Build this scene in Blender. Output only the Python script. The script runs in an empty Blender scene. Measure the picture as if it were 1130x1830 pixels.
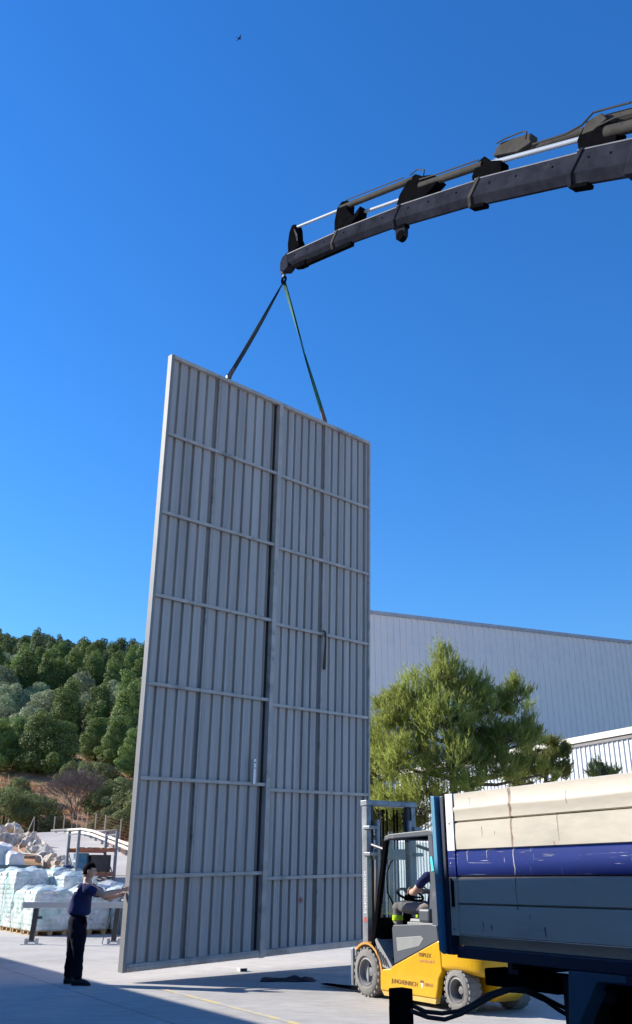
import bpy, bmesh, math, random
from mathutils import Vector, Matrix, noise

# ------------------------------------------------------------------ camera, sky, sun, exposure
sc = bpy.context.scene
COL = sc.collection
FPX, HOR, CAMZ = 1620.0, 660.0, 1.5
TH = math.atan(HOR / FPX)
cam = bpy.data.cameras.new('camera')
cam.sensor_fit = 'VERTICAL'
cam.sensor_height = 36.0
cam.lens = 36.0 * FPX / 1830.0
cam.clip_start = 0.1
cam.clip_end = 5000
camo = bpy.data.objects.new('camera', cam)
camo.location = (0, 0, CAMZ)
camo.rotation_euler = (math.pi / 2 + TH, 0, 0)
COL.objects.link(camo)
sc.camera = camo

SUN_EL = math.radians(28.0)
SUN_H = Vector((-0.95, 0.31)).normalized()          # horizontal direction towards the sun
SUN_DIR = Vector((SUN_H.x * math.cos(SUN_EL), SUN_H.y * math.cos(SUN_EL), math.sin(SUN_EL)))
world = bpy.data.worlds.new('World')
sc.world = world
world.use_nodes = True
wn = world.node_tree
sky = wn.nodes.new('ShaderNodeTexSky')
sky.sky_type = 'NISHITA'
sky.sun_disc = False
sky.sun_elevation = SUN_EL
sky.sun_rotation = math.atan2(SUN_H.x, SUN_H.y)
sky.altitude = 300
sky.air_density = 1.5
sky.dust_density = 0.0
sky.ozone_density = 10.0
hs = wn.nodes.new('ShaderNodeHueSaturation')
hs.inputs['Saturation'].default_value = 1.13
hs.inputs['Hue'].default_value = 0.507
bg = wn.nodes['Background']
bg.inputs['Strength'].default_value = 0.112
wn.links.new(sky.outputs[0], hs.inputs['Color'])
wn.links.new(hs.outputs[0], bg.inputs['Color'])
sun = bpy.data.lights.new('sun', 'SUN')
sun.energy = 5.0
sun.angle = math.radians(0.53)
sun.color = (1.0, 0.94, 0.85)
suno = bpy.data.objects.new('sun', sun)
suno.rotation_euler = SUN_DIR.to_track_quat('Z', 'Y').to_euler()
COL.objects.link(suno)
sc.view_settings.view_transform = 'Standard'
sc.view_settings.look = 'None'
sc.view_settings.gamma = 1.0
sc.view_settings.exposure = 0.88
sc.view_settings.use_curve_mapping = False
sc.render.engine = 'CYCLES'
sc.cycles.max_bounces = 6
sc.cycles.transparent_max_bounces = 12
sc.cycles.use_denoising = True

RND = random.Random(7)


def at(px, py, D):
    """point of the place seen at a photo pixel, at ground distance D"""
    v = py - 915.0
    s, c = math.sin(TH), math.cos(TH)
    den = FPX * c + v * s
    return Vector(((px - 565.0) / den * D, D, CAMZ + (FPX * s - v * c) / den * D))


# ------------------------------------------------------------------ helpers
def tag(o, label, cat, group=None, kind=None):
    if label: o['label'] = label
    if cat: o['category'] = cat
    if group: o['group'] = group
    if kind: o['kind'] = kind
    return o


def thing(name, label, cat, loc=(0, 0, 0), rotz=0.0, group=None):
    o = bpy.data.objects.new(name, None)
    o.empty_display_size = 0.2
    o.location = loc
    o.rotation_euler = (0, 0, rotz)
    COL.objects.link(o)
    return tag(o, label, cat, group)


def put(name, me, parent=None, loc=None, rot=None, scale=None):
    o = bpy.data.objects.new(name, me)
    COL.objects.link(o)
    if parent: o.parent = parent
    if loc is not None: o.location = loc
    if rot is not None: o.rotation_euler = rot
    if scale is not None: o.scale = scale
    return o


class MB:
    """collects shapes, built as one mesh object"""
    def __init__(self):
        self.v, self.f, self.mi = [], [], []

    def add(self, vs, fs, mi=0):
        n = len(self.v)
        self.v += [tuple(p) for p in vs]
        self.f += [tuple(i + n for i in q) for q in fs]
        self.mi += [mi] * len(fs)
        return self

    def box(self, x0, x1, y0, y1, z0, z1, mi=0, M=None):
        vs = [Vector((x, y, z)) for z in (z0, z1) for y in (y0, y1) for x in (x0, x1)]
        if M: vs = [M @ p for p in vs]
        return self.add(vs, [(0, 2, 3, 1), (4, 5, 7, 6), (0, 1, 5, 4), (2, 6, 7, 3), (0, 4, 6, 2), (1, 3, 7, 5)], mi)

    def prism(self, poly, a, b, axis='y', mi=0):
        """polygon given in the other two axes (x,z for 'y'; x,y for 'z'; y,z for 'x'), extruded a..b"""
        def mk(p, t):
            return {'y': (p[0], t, p[1]), 'z': (p[0], p[1], t), 'x': (t, p[0], p[1])}[axis]
        n = len(poly)
        vs = [mk(p, a) for p in poly] + [mk(p, b) for p in poly]
        fs = [tuple(range(n)), tuple(range(2 * n - 1, n - 1, -1))]
        fs += [(i, n + i, n + (i + 1) % n, (i + 1) % n) for i in range(n)]
        return self.add(vs, fs, mi)

    def tube(self, pts, r, n=8, cap=True, mi=0):
        pts = [Vector(p) for p in pts]
        rs = r if isinstance(r, (list, tuple)) else [r] * len(pts)
        vs, fs = [], []
        up = None
        for i, p in enumerate(pts):
            d = (pts[min(i + 1, len(pts) - 1)] - pts[max(i - 1, 0)]).normalized()
            if up is None:
                up = Vector((0, 0, 1)) if abs(d.z) < .9 else Vector((1, 0, 0))
            a = d.cross(up)
            if a.length < 1e-5: a = d.cross(Vector((0, 1, 0)))
            a.normalize()
            b = a.cross(d).normalized()
            up = b
            for k in range(n):
                t = 2 * math.pi * k / n
                vs.append(p + (a * math.cos(t) + b * math.sin(t)) * rs[i])
        for i in range(len(pts) - 1):
            for k in range(n):
                fs.append((i * n + k, i * n + (k + 1) % n, (i + 1) * n + (k + 1) % n, (i + 1) * n + k))
        if cap:
            fs.append(tuple(range(n - 1, -1, -1)))
            fs.append(tuple(range((len(pts) - 1) * n, len(pts) * n)))
        return self.add(vs, fs, mi)

    def beam(self, p, q, w, h, mi=0, up=(0, 0, 1), sec=None):
        """straight bar with a section (list of (side, up) or a w x h rectangle)"""
        p, q = Vector(p), Vector(q)
        d = (q - p).normalized()
        u = Vector(up)
        a = d.cross(u).normalized()
        b = a.cross(d).normalized()
        sec = sec or [(-w / 2, -h / 2), (w / 2, -h / 2), (w / 2, h / 2), (-w / 2, h / 2)]
        n = len(sec)
        vs = [p + a * s + b * t for s, t in sec] + [q + a * s + b * t for s, t in sec]
        fs = [tuple(range(n)), tuple(range(2 * n - 1, n - 1, -1))]
        fs += [(i, n + i, n + (i + 1) % n, (i + 1) % n) for i in range(n)]
        return self.add(vs, fs, mi)

    def lathe(self, prof, n=24, M=None, mi=0, cap=True):
        """profile of (radius, height) about z"""
        vs, fs = [], []
        for r, z in prof:
            for k in range(n):
                t = 2 * math.pi * k / n
                vs.append(Vector((r * math.cos(t), r * math.sin(t), z)))
        for i in range(len(prof) - 1):
            for k in range(n):
                fs.append((i * n + k, i * n + (k + 1) % n, (i + 1) * n + (k + 1) % n, (i + 1) * n + k))
        if cap:
            fs.append(tuple(range(n - 1, -1, -1)))
            fs.append(tuple(range((len(prof) - 1) * n, len(prof) * n)))
        if M: vs = [M @ p for p in vs]
        return self.add(vs, fs, mi)

    def mesh(self, name, mats, smooth=False):
        me = bpy.data.meshes.new(name)
        me.from_pydata(self.v, [], self.f)
        for m in (mats if isinstance(mats, (list, tuple)) else [mats]):
            me.materials.append(m)
        if any(self.mi):
            me.polygons.foreach_set('material_index', self.mi)
        bm = bmesh.new(); bm.from_mesh(me)
        bmesh.ops.recalc_face_normals(bm, faces=bm.faces)
        bm.to_mesh(me); bm.free()
        if smooth:
            me.polygons.foreach_set('use_smooth', [True] * len(me.polygons))
            try: me.set_sharp_from_angle(angle=math.radians(40))
            except Exception: pass
        return me

    def build(self, name, mats, parent=None, smooth=False, bev=0.0, **k):
        o = put(name, self.mesh(name, mats, smooth), parent, **k)
        if bev:
            b = o.modifiers.new('bevel', 'BEVEL')
            b.width = bev; b.segments = 2; b.limit_method = 'ANGLE'; b.angle_limit = math.radians(35)
        return o


def skin(name, verts, edges, mat, parent=None, sub=2):
    """continuous surface grown on a skeleton: verts = [(co, radius)], first vertex is the root"""
    me = bpy.data.meshes.new(name)
    me.from_pydata([v[0] for v in verts], edges, [])
    me.materials.append(mat)
    o = put(name, me, parent)
    m = o.modifiers.new('skin', 'SKIN')
    m.use_smooth_shade = True
    m.branch_smoothing = 0.4
    for i, v in enumerate(verts):
        r = v[1]
        sv = me.skin_vertices[0].data[i]
        sv.radius = r if isinstance(r, tuple) else (r, r)
        sv.use_root = (i == 0)
    s = o.modifiers.new('sub', 'SUBSURF'); s.levels = sub; s.render_levels = sub
    return o


def folds(o, strength=.02, size=.09):
    tx = bpy.data.textures.new('folds', 'CLOUDS'); tx.noise_scale = size; tx.noise_depth = 2
    dm = o.modifiers.new('folds', 'DISPLACE'); dm.texture = tx; dm.strength = strength; dm.mid_level = .5
    return o


def bake(o):
    """replace an object's modifiers by the evaluated mesh"""
    bpy.context.view_layer.update()
    dg = bpy.context.evaluated_depsgraph_get()
    me = bpy.data.meshes.new_from_object(o.evaluated_get(dg))
    o.modifiers.clear()
    o.data = me
    return o


def text(name, s, size, M, mat, parent, stretch=1.0, bold=0.0, spacing=1.0):
    cu = bpy.data.curves.new(name, 'FONT')
    cu.body = s; cu.size = size; cu.extrude = 0.0012; cu.offset = bold
    cu.align_x = 'LEFT'; cu.align_y = 'BOTTOM'; cu.space_character = spacing
    tmp = bpy.data.objects.new(name + '_t', cu)
    COL.objects.link(tmp)
    bpy.context.view_layer.update()
    me = bpy.data.meshes.new_from_object(tmp.evaluated_get(bpy.context.evaluated_depsgraph_get()))
    bpy.data.objects.remove(tmp)
    me.transform(M @ Matrix.Diagonal((stretch, 1, 1, 1)))
    me.materials.clear(); me.materials.append(mat)
    return put(name, me, parent)


# ------------------------------------------------------------------ materials
def M(name, col, rough=0.6, metal=0.0, var=0.15, scale=3.0, col2=None, thr=(0.45, 0.7), bump=0.0, bscale=20.0,
      trans=0.0, spec=0.4, coat=0.0, detail=6.0, stretch=(1, 1, 1)):
    m = bpy.data.materials.new(name)
    m.use_nodes = True
    nt = m.node_tree
    b = nt.nodes['Principled BSDF']
    b.inputs['Roughness'].default_value = rough
    b.inputs['Metallic'].default_value = metal
    b.inputs['Specular IOR Level'].default_value = spec
    b.inputs['Coat Weight'].default_value = coat
    tc = nt.nodes.new('ShaderNodeTexCoord')
    mp = nt.nodes.new('ShaderNodeMapping'); mp.inputs['Scale'].default_value = stretch
    nt.links.new(tc.outputs['Object'], mp.inputs['Vector'])
    n1 = nt.nodes.new('ShaderNodeTexNoise')
    n1.inputs['Scale'].default_value = scale; n1.inputs['Detail'].default_value = detail
    n1.inputs['Roughness'].default_value = 0.65
    nt.links.new(mp.outputs[0], n1.inputs['Vector'])
    mr = nt.nodes.new('ShaderNodeMapRange')
    mr.inputs['From Min'].default_value = 0.25; mr.inputs['From Max'].default_value = 0.75
    mr.inputs['To Min'].default_value = 1 - var; mr.inputs['To Max'].default_value = 1 + var
    nt.links.new(n1.outputs['Fac'], mr.inputs['Value'])
    mul = nt.nodes.new('ShaderNodeMix'); mul.data_type = 'RGBA'; mul.blend_type = 'MULTIPLY'
    mul.inputs['Factor'].default_value = 1.0
    mul.inputs['A'].default_value = (*col, 1)
    nt.links.new(mr.outputs[0], mul.inputs['B'])
    out = mul.outputs['Result']
    if col2:
        n2 = nt.nodes.new('ShaderNodeTexNoise')
        n2.inputs['Scale'].default_value = scale * 0.6; n2.inputs['Detail'].default_value = 8
        n2.inputs['Roughness'].default_value = 0.7
        mo = nt.nodes.new('ShaderNodeVectorMath'); mo.operation = 'ADD'; mo.inputs[1].default_value = (7.3, 2.1, 4.7)
        nt.links.new(mp.outputs[0], mo.inputs[0]); nt.links.new(mo.outputs[0], n2.inputs['Vector'])
        r2 = nt.nodes.new('ShaderNodeMapRange')
        r2.inputs['From Min'].default_value = thr[0]; r2.inputs['From Max'].default_value = thr[1]
        nt.links.new(n2.outputs['Fac'], r2.inputs['Value'])
        mx = nt.nodes.new('ShaderNodeMix'); mx.data_type = 'RGBA'
        mx.inputs['B'].default_value = (*col2, 1)
        nt.links.new(r2.outputs[0], mx.inputs['Factor']); nt.links.new(out, mx.inputs['A'])
        out = mx.outputs['Result']
    nt.links.new(out, b.inputs['Base Color'])
    if bump:
        nb = nt.nodes.new('ShaderNodeTexNoise'); nb.inputs['Scale'].default_value = bscale; nb.inputs['Detail'].default_value = 5
        nt.links.new(mp.outputs[0], nb.inputs['Vector'])
        bp = nt.nodes.new('ShaderNodeBump'); bp.inputs['Strength'].default_value = bump; bp.inputs['Distance'].default_value = 0.02
        nt.links.new(nb.outputs['Fac'], bp.inputs['Height'])
        nt.links.new(bp.outputs[0], b.inputs['Normal'])
    if trans:
        tr = nt.nodes.new('ShaderNodeBsdfTranslucent')
        nt.links.new(out, tr.inputs['Color'])
        ms = nt.nodes.new('ShaderNodeMixShader'); ms.inputs[0].default_value = trans
        nt.links.new(b.outputs[0], ms.inputs[1]); nt.links.new(tr.outputs[0], ms.inputs[2])
        nt.links.new(ms.outputs[0], nt.nodes['Material Output'].inputs['Surface'])
    return m


def leafmat(name, col, var=0.35, trans=0.3, hue=0.010):
    m = M(name, col, rough=0.6, var=var, scale=0.9, trans=trans, spec=0.25)
    nt = m.node_tree
    # each tree a slightly different green
    oi = nt.nodes.new('ShaderNodeObjectInfo')
    h = nt.nodes.new('ShaderNodeHueSaturation')
    a = nt.nodes.new('ShaderNodeMapRange'); a.inputs['To Min'].default_value = 0.5 - hue; a.inputs['To Max'].default_value = 0.5 + hue
    v = nt.nodes.new('ShaderNodeMapRange'); v.inputs['To Min'].default_value = 0.72; v.inputs['To Max'].default_value = 1.3
    nt.links.new(oi.outputs['Random'], a.inputs['Value']); nt.links.new(oi.outputs['Random'], v.inputs['Value'])
    nt.links.new(a.outputs[0], h.inputs['Hue']); nt.links.new(v.outputs[0], h.inputs['Value'])
    b = nt.nodes['Principled BSDF']
    src = b.inputs['Base Color'].links[0].from_socket
    nt.links.new(src, h.inputs['Color'])
    for l in list(nt.links):
        if l.from_socket == src and l.to_node != h:
            nt.links.new(h.outputs[0], l.to_socket)
    return m


MT = dict(
    galv=M('galvanised_steel', (.455, .41, .385), .55, .0, .2, 1.6, col2=(.29, .255, .235), thr=(.46, .74), stretch=(2.2, 2.2, .10), bump=.25, bscale=2.0),
    galvrail=M('galvanised_rail', (.46, .41, .37), .55, .0, .24, 3.0, col2=(.24, .21, .19), thr=(.55, .7)),
    galvedge=M('galvanised_edge', (.25, .25, .25), .6, .0, .14, 2.0, spec=.2),
    steel=M('weathered_steel', (.30, .31, .33), .5, .5, .25, 6.0),
    black=M('black_metal', (.005, .005, .006), .8, .0, .3, 6.0, spec=0),
    rubber=M('rubber', (.022, .022, .024), .8, 0, .25, 8),
    cranepaint=M('crane_dark_paint', (.024, .026, .036), .7, 0.0, .45, 2.5, col2=(.06, .061, .072), thr=(.60, .74), spec=0.0),
    cranegrey=M('crane_cylinder_grey', (.062, .058, .052), .7, .0, .3, 5.0, spec=0.02),
    channel=M('dark_channel', (.035, .032, .035), .7, 0, .2, 3, spec=.1),
    paleedge=M('pale_edge', (.16, .165, .18), .6, 0, .3, 6, spec=.1),
    chrome=M('polished_rod', (.30, .34, .40), .5, 0.0, .05, 4.0, spec=.2),
    sling=M('green_webbing', (.012, .11, .075), .8, 0, .2, 12),
    slingdark=M('worn_webbing', (.03, .045, .05), .85, 0, .3, 12),
    chain=M('rusty_rope', (.10, .065, .045), .9, 0, .3, 20),
    white=M('white_paint', (.78, .78, .75), .5, 0, .06, 4.0),
)


def concrete():
    m = M('concrete', (.46, .44, .41), .85, 0, .12, .35, col2=(.30, .285, .26), thr=(.50, .74), bump=.10, bscale=14, detail=10)
    nt = m.node_tree
    b = nt.nodes['Principled BSDF']
    src = b.inputs['Base Color'].links[0].from_socket
    tc = nt.nodes['Texture Coordinate']
    # fine speckle and dark scuffs
    n = nt.nodes.new('ShaderNodeTexNoise'); n.inputs['Scale'].default_value = 9; n.inputs['Detail'].default_value = 10; n.inputs['Roughness'].default_value = .8
    mp = nt.nodes.new('ShaderNodeMapping'); mp.inputs['Rotation'].default_value = (0, 0, math.radians(31)); mp.inputs['Scale'].default_value = (.25, 1, 1)
    nt.links.new(tc.outputs['Object'], mp.inputs['Vector']); nt.links.new(mp.outputs[0], n.inputs['Vector'])
    r = nt.nodes.new('ShaderNodeMapRange'); r.inputs['From Min'].default_value = .3; r.inputs['From Max'].default_value = .62
    r.inputs['To Min'].default_value = .66; r.inputs['To Max'].default_value = 1.06
    nt.links.new(n.outputs['Fac'], r.inputs['Value'])
    mx = nt.nodes.new('ShaderNodeMix'); mx.data_type = 'RGBA'; mx.blend_type = 'MULTIPLY'; mx.inputs['Factor'].default_value = 1
    nt.links.new(src, mx.inputs['A']); nt.links.new(r.outputs[0], mx.inputs['B'])
    nt.links.new(mx.outputs['Result'], b.inputs['Base Color'])
    return m


MT['concrete'] = concrete()
_nt = MT['concrete'].node_tree
_geo = _nt.nodes.new('ShaderNodeNewGeometry')
for _l in list(_nt.links):
    if _l.from_node.type == 'TEX_COORD': _nt.links.new(_geo.outputs['Position'], _l.to_socket)


# yard axes: everything in the yard is laid out along these
AX = Vector((-.51, .86)).normalized()
AXROT = math.atan2(AX.y, AX.x)
LEFT = Vector((-AX.y, AX.x))          # left of AX (towards the camera side)

# ------------------------------------------------------------------ ground
g = MB()
g.add([(-2500, -2500, -.06), (2500, -2500, -.06), (2500, 2500, -.06), (-2500, 2500, -.06)], [(0, 1, 2, 3)])
tag(g.build('ground', M('dry_ground', (.26, .20, .13), .95, 0, .3, .05, col2=(.12, .13, .05))), 'flat dry ground around the yard', None, kind='structure')

# concrete yard: cast slabs with recessed joints along the yard axes
yard = thing('yard_pavement', 'pale concrete yard pavement', None)
yard['kind'] = 'structure'; yard.rotation_euler = (0, 0, AXROT)
SL = 6.0
slab_me = None
sb = MB(); e = .008
sb.box(e, SL - e, e, SL - e, -.05, 0)
slab_me = sb.mesh('slab', MT['concrete'])
ca, sa = math.cos(-AXROT), math.sin(-AXROT)
for i in range(-5, 10):
    for j in range(-9, 9):
        x0, y0 = i * SL + 2.2, j * SL + 1.4
        cx, cy = x0 + SL / 2, y0 + SL / 2
        wx = math.cos(AXROT) * cx - math.sin(AXROT) * cy
        wy = math.sin(AXROT) * cx + math.cos(AXROT) * cy
        if -8 < wy < 44 and -22 < wx < 26:
            put('slab', slab_me, yard, loc=(x0, y0, 0))
jb = MB(); jb.add([(-60, -60, -.022), (80, -60, -.022), (80, 60, -.022), (-60, 60, -.022)], [(0, 1, 2, 3)])
jb.build('joint_filler', M('joint_filler', (.16, .15, .14), .9), yard)

# worn yellow floor line
m = M('worn_yellow_paint', (.62, .50, .24), .8, 0, .2, 5, col2=(.45, .43, .40), thr=(.42, .55))
lp = [at(455, 1786, 12.9), at(560, 1812, 12.2)]
a0 = Vector((-2.3, 15.3)); a1 = Vector((.55, 10.4))
d = (a1 - a0).normalized(); nn = Vector((-d.y, d.x)) * .05
lm = MB(); lm.add([(*(a0 + nn), .004), (*(a1 + nn), .004), (*(a1 - nn), .004), (*(a0 - nn), .004)], [(0, 1, 2, 3)])
tag(lm.build('floor_marking', m), 'worn yellow line painted across the concrete', None, kind='structure')


# ------------------------------------------------------------------ hill
def sstep(a, b, x):
    t = max(0.0, min(1.0, (x - a) / (b - a)))
    return t * t * (3 - 2 * t)


def lerp_pts(pts, x):
    if x <= pts[0][0]: return pts[0][1]
    for (a, p), (b, q) in zip(pts, pts[1:]):
        if x <= b: return p + (q - p) * (x - a) / (b - a)
    return pts[-1][1]


def hz(x, y):
    base = lerp_pts([(33.5, -.4), (35, 0.1), (40.5, 2.25), (52, 3.45), (60, 3.6), (64, 4.6), (75, 8.9), (400, 122)], y)
    near = 1 - sstep(-4.5, 1.5, x)
    if y < 64: base = base * near - .4 * (1 - near)
    else: base = base * (near + (1 - near) * sstep(64, 95, y))
    cap = 47 - .245 * (x + 40)
    cap = max(cap, 8)
    if y > 60:
        k = 7.0
        base = -k * math.log(math.exp(-base / k) + math.exp(-cap / k))
        base -= max(0, y - 265) * .25
    amp = sstep(34, 44, y) * .22 + sstep(64, 110, y) * 1.2
    base += amp * (noise.noise(Vector((x * .11, y * .11, 3.1))) + .5 * noise.noise(Vector((x * .4, y * .4, 9))) * .5)
    return base


xs = [-260, -220, -180, -150, -130, -115] + [-105 + i * 2.5 for i in range(28)] + [-35 + i * .75 for i in range(54)] + [6 + i * 6 for i in range(30)]
ys = [33 + i * .6 for i in range(62)] + [71 + i * 2.2 for i in range(60)] + [205 + i * 6 for i in range(30)]
t = MB()
nx = len(xs)
t.v = [(x, y, hz(x, y)) for y in ys for x in xs]
t.f = [(j * nx + i, j * nx + i + 1, (j + 1) * nx + i + 1, (j + 1) * nx + i) for j in range(len(ys) - 1) for i in range(nx - 1)]
t.mi = [0] * len(t.f)
hm = M('hill_soil', (.36, .185, .095), .95, 0, .35, .8, col2=(.13, .12, .045), thr=(.50, .66), bump=.6, bscale=4)
tag(t.build('hillside', hm, smooth=True), 'dry reddish hillside', None, kind='structure')

# ------------------------------------------------------------------ ramp road, rocks, guard rail, fence (left background)
rl = [at(40, 1489, 53), at(52, 1489, 51), at(78, 1503, 47), at(105, 1531, 40), at(150, 1556, 36), at(212, 1603, 31), at(262, 1640, 28)]
rr = [at(215, 1482, 60), at(160, 1488, 51), at(186, 1503, 46), at(222, 1527, 39.5), at(290, 1556, 35), at(330, 1590, 31), at(352, 1632, 27.5)]
rd = MB()
n = len(rl)
SUBR = 6
vs, fs = [], []
for i in range(n - 1):
    for k in range(SUBR + (1 if i == n - 2 else 0)):
        u = k / SUBR
        a = rl[i].lerp(rl[i + 1], u); b = rr[i].lerp(rr[i + 1], u)
        vs += [(a.x, a.y, -.3), a, b, (b.x, b.y, -.3)]
for i in range(len(vs) // 4 - 1):
    for k in range(3):
        fs.append((i * 4 + k, i * 4 + k + 1, i * 4 + k + 5, i * 4 + k + 4))
rd.add(vs, fs)
tag(rd.build('ramp_road', M('ramp_concrete', (.40, .375, .35), .9, 0, .12, .5, col2=(.33, .30, .27), bump=.15)),
    'pale concrete ramp road climbing behind the pallets', None, kind='structure')


def rock_mesh(seed, mat):
    r = random.Random(seed)
    bm = bmesh.new()
    bmesh.ops.create_icosphere(bm, subdivisions=4, radius=1)
    for _ in range(16):       # chop by random planes for flat faces
        d = Vector((r.uniform(-1, 1), r.uniform(-1, 1), r.uniform(-.6, 1))).normalized()
        h = r.uniform(.45, .8)
        for v in bm.verts:
            k = v.co.dot(d)
            if k > h: v.co -= d * (k - h)
    for v in bm.verts:
        v.co *= 1 + .16 * noise.noise(v.co * 1.8 + Vector((seed, 0, 0))) + .10 * noise.noise(v.co * 5 + Vector((0, seed, 0))) + .05 * noise.noise(v.co * 13)
    me = bpy.data.meshes.new('boulder')
    bm.to_mesh(me); bm.free()
    me.materials.append(mat)
    return me


rockA = M('pale_limestone', (.52, .44, .35), .9, 0, .3, 2.5, col2=(.40, .22, .11), thr=(.55, .68), bump=.6, bscale=5)
rockB = M('grey_limestone', (.46, .425, .375), .9, 0, .3, 2.5, col2=(.22, .20, .18), thr=(.5, .7), bump=.6, bscale=5)
rmes = [rock_mesh(i, rockA if i % 2 else rockB) for i in range(8)]
RN = random.Random(3)
rocks = []
for (px, py, D, sz) in [(4, 1487, 44, .55), (17, 1480, 45, .62), (33, 1487, 44.5, .62), (9, 1497, 42.5, .5), (22, 1499, 42.5, .45), (38, 1499, 43, .55),
                        (48, 1494, 45.5, .5), (46, 1505, 42.5, .4), (57, 1503, 44, .52), (53, 1513, 41.5, .38), (66, 1509, 42.5, .5), (62, 1518, 40.8, .42),
                        (72, 1516, 41, .48), (80, 1520, 40, .5), (77, 1529, 38.8, .5), (88, 1527, 38.9, .45), (85, 1538, 37.6, .55), (96, 1536, 37.6, .4),
                        (93, 1530, 38.8, .35), (103, 1541, 37, .42), (112, 1537, 37.2, .48), (100, 1552, 36, .35), (112, 1550, 36.2, .42), (120, 1546, 36.5, .4),
                        (128, 1555, 35.4, .35), (118, 1560, 35.3, .3), (27, 1475, 46.5, .35), (-6, 1492, 43, .5), (-14, 1484, 44, .6)]:
    p = at(px, py, D)
    o = put('boulder', RN.choice(rmes), loc=p, rot=(RN.uniform(-.4, .4), RN.uniform(-.4, .4), RN.uniform(0, 6)),
            scale=(sz * RN.uniform(.6, 1.0), sz * RN.uniform(.6, .95), sz * RN.uniform(.45, .8)))
    tag(o, 'pale boulder in the rough stone bank beside the ramp road', 'boulder', 'boulders banked up beside the ramp road')

# pale hose lying on the dirt slope
hp = [(40, 1503, 41.5), (34, 1511, 40.5), (34, 1519, 39.8), (42, 1525, 39.2), (55, 1526.5, 38.9), (66, 1527, 38.6), (74, 1530, 38.2), (77, 1538, 37.4), (76.5, 1548, 36.4)]
hpts = []
for p in hp:
    q = at(*p); hpts.append(Vector((q.x, q.y, max(q.z, hz(q.x, q.y) + .05))))
o = MB().tube(hpts, .028, 6).build('hose', M('pale_hose', (.36, .34, .30), .7), smooth=True)
tag(o, 'pale hose lying in a curve on the brown dirt slope', 'hose')

# guard rail
grail = thing('guard_rail', 'cream steel guard rail along the ramp road', 'guard rail', (0, 0, 0))
gp = [at(91, 1487.5, 51), at(120, 1486, 50.6), at(146, 1484.5, 49.5), at(165, 1488, 47), at(186, 1496, 43.5), at(207, 1504, 41), at(230, 1513, 38.6), at(300, 1545, 34)]
sec = [(-.03, -.16), (.05, -.13), (.05, -.05), (-.02, 0), (.05, .05), (.05, .13), (-.03, .16), (-.045, .16), (.03, .12), (.03, .06), (-.04, 0), (.03, -.06), (.03, -.12), (-.045, -.16)]
crm = M('cream_rail_paint', (.68, .62, .50), .6, 0, .1, 3)
for a, b in zip(gp, gp[1:]):
    for dz in (-.085, .085): MB().beam(a + Vector((0, 0, dz)), b + Vector((0, 0, dz)) + (b - a).normalized() * .02, .05, .105).build('rail', crm, grail, bev=.02)
    for u in (.25, .8):
        p = a.lerp(b, u) + Vector((.03, .16, 0))
        MB().box(p.x - .05, p.x + .05, p.y - .04, p.y + .04, p.z - 1.0, p.z + .10).build('post', MT['steel'], grail)

# wire fence behind the road
fence = thing('wire_fence', 'rusty wire mesh fence on thin pale posts behind the guard rail', 'fence')
fp = [(16, 1463, 58), (99, 1459, 58), (116, 1457, 58.3), (130.5, 1454.5, 58.6), (140, 1452.5, 58.8), (148.5, 1451.5, 58.9), (157.5, 1451, 59), (172.5, 1454, 58), (189.5, 1456, 56.5), (217, 1464, 54), (245, 1472, 52), (275, 1484, 50)]
pm = M('pale_post', (.40, .37, .32), .8)
tops = []
for p in fp:
    q = at(*p); tops.append(q)
    MB().tube([(q.x, q.y, q.z - 2.3), q], .035, 6).build('post', pm, fence)
q = at(62, 1460, 57.5)
for dx in (-.35, .12): MB().tube([(q.x + dx, q.y - .2, q.z - 1.15), q], .03, 6).build('post', pm, fence)
wm = MB()
for a, b in zip(tops[1:], tops[2:]):
    L = (b - a).length
    for k in range(int(L / .16) + 1):
        u = k * .16 / L
        p = a.lerp(b, u); wm.tube([(p.x, p.y, p.z - 2.0), (p.x, p.y, p.z - .05)], .008, 3, cap=False)
    for k in range(12):
        z = -.06 - k * .17
        wm.tube([a + Vector((0, 0, z)), b + Vector((0, 0, z))], .008, 3, cap=False)
wm.build('wire_mesh', M('rusty_wire', (.17, .085, .045), .9), fence)

# ------------------------------------------------------------------ vegetation on the hill
def crown_mesh(name, seed, lobes, nq, leaf, mat, up=.35, flat=1.0):
    """leaf-sized faces spread over and through lobes (cx,cy,cz,rx,ry,rz)"""
    r = random.Random(seed)
    vs, fs = [], []
    tot = sum(l[3] * l[4] + l[4] * l[5] for l in lobes)
    for l in lobes:
        k = int(nq * (l[3] * l[4] + l[4] * l[5]) / tot)
        for _ in range(k):
            d = Vector((r.gauss(0, 1), r.gauss(0, 1), r.gauss(.12, 1))).normalized()
            bumpy = 1 + .22 * noise.noise(d * 2.6 + Vector((seed * 3.1 + l[0], l[1], l[2])))
            rr_ = r.uniform(.55, 1.0) ** .5 * bumpy
            c = Vector((l[0] + d.x * l[3] * rr_, l[1] + d.y * l[4] * rr_, l[2] + d.z * l[5] * rr_))
            nrm = (d + Vector((r.uniform(-.7, .7), r.uniform(-.7, .7), r.uniform(-.7, .7) + up))).normalized()
            a = nrm.orthogonal().normalized()
            a.rotate(Matrix.Rotation(r.uniform(0, 6.28), 3, nrm))
            b = nrm.cross(a)
            s1 = leaf * r.uniform(.5, 1.25); s2 = s1 * r.uniform(.35, .8) * flat
            i = len(vs)
            vs += [c - a * s1, c - b * s2 + nrm * s2 * .3, c + a * s1, c + b * s2 + nrm * s2 * .3]
            fs.append((i, i + 1, i + 2, i + 3))
    me = bpy.data.meshes.new(name)
    me.from_pydata(vs, [], fs)
    me.materials.append(mat)
    return me


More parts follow.
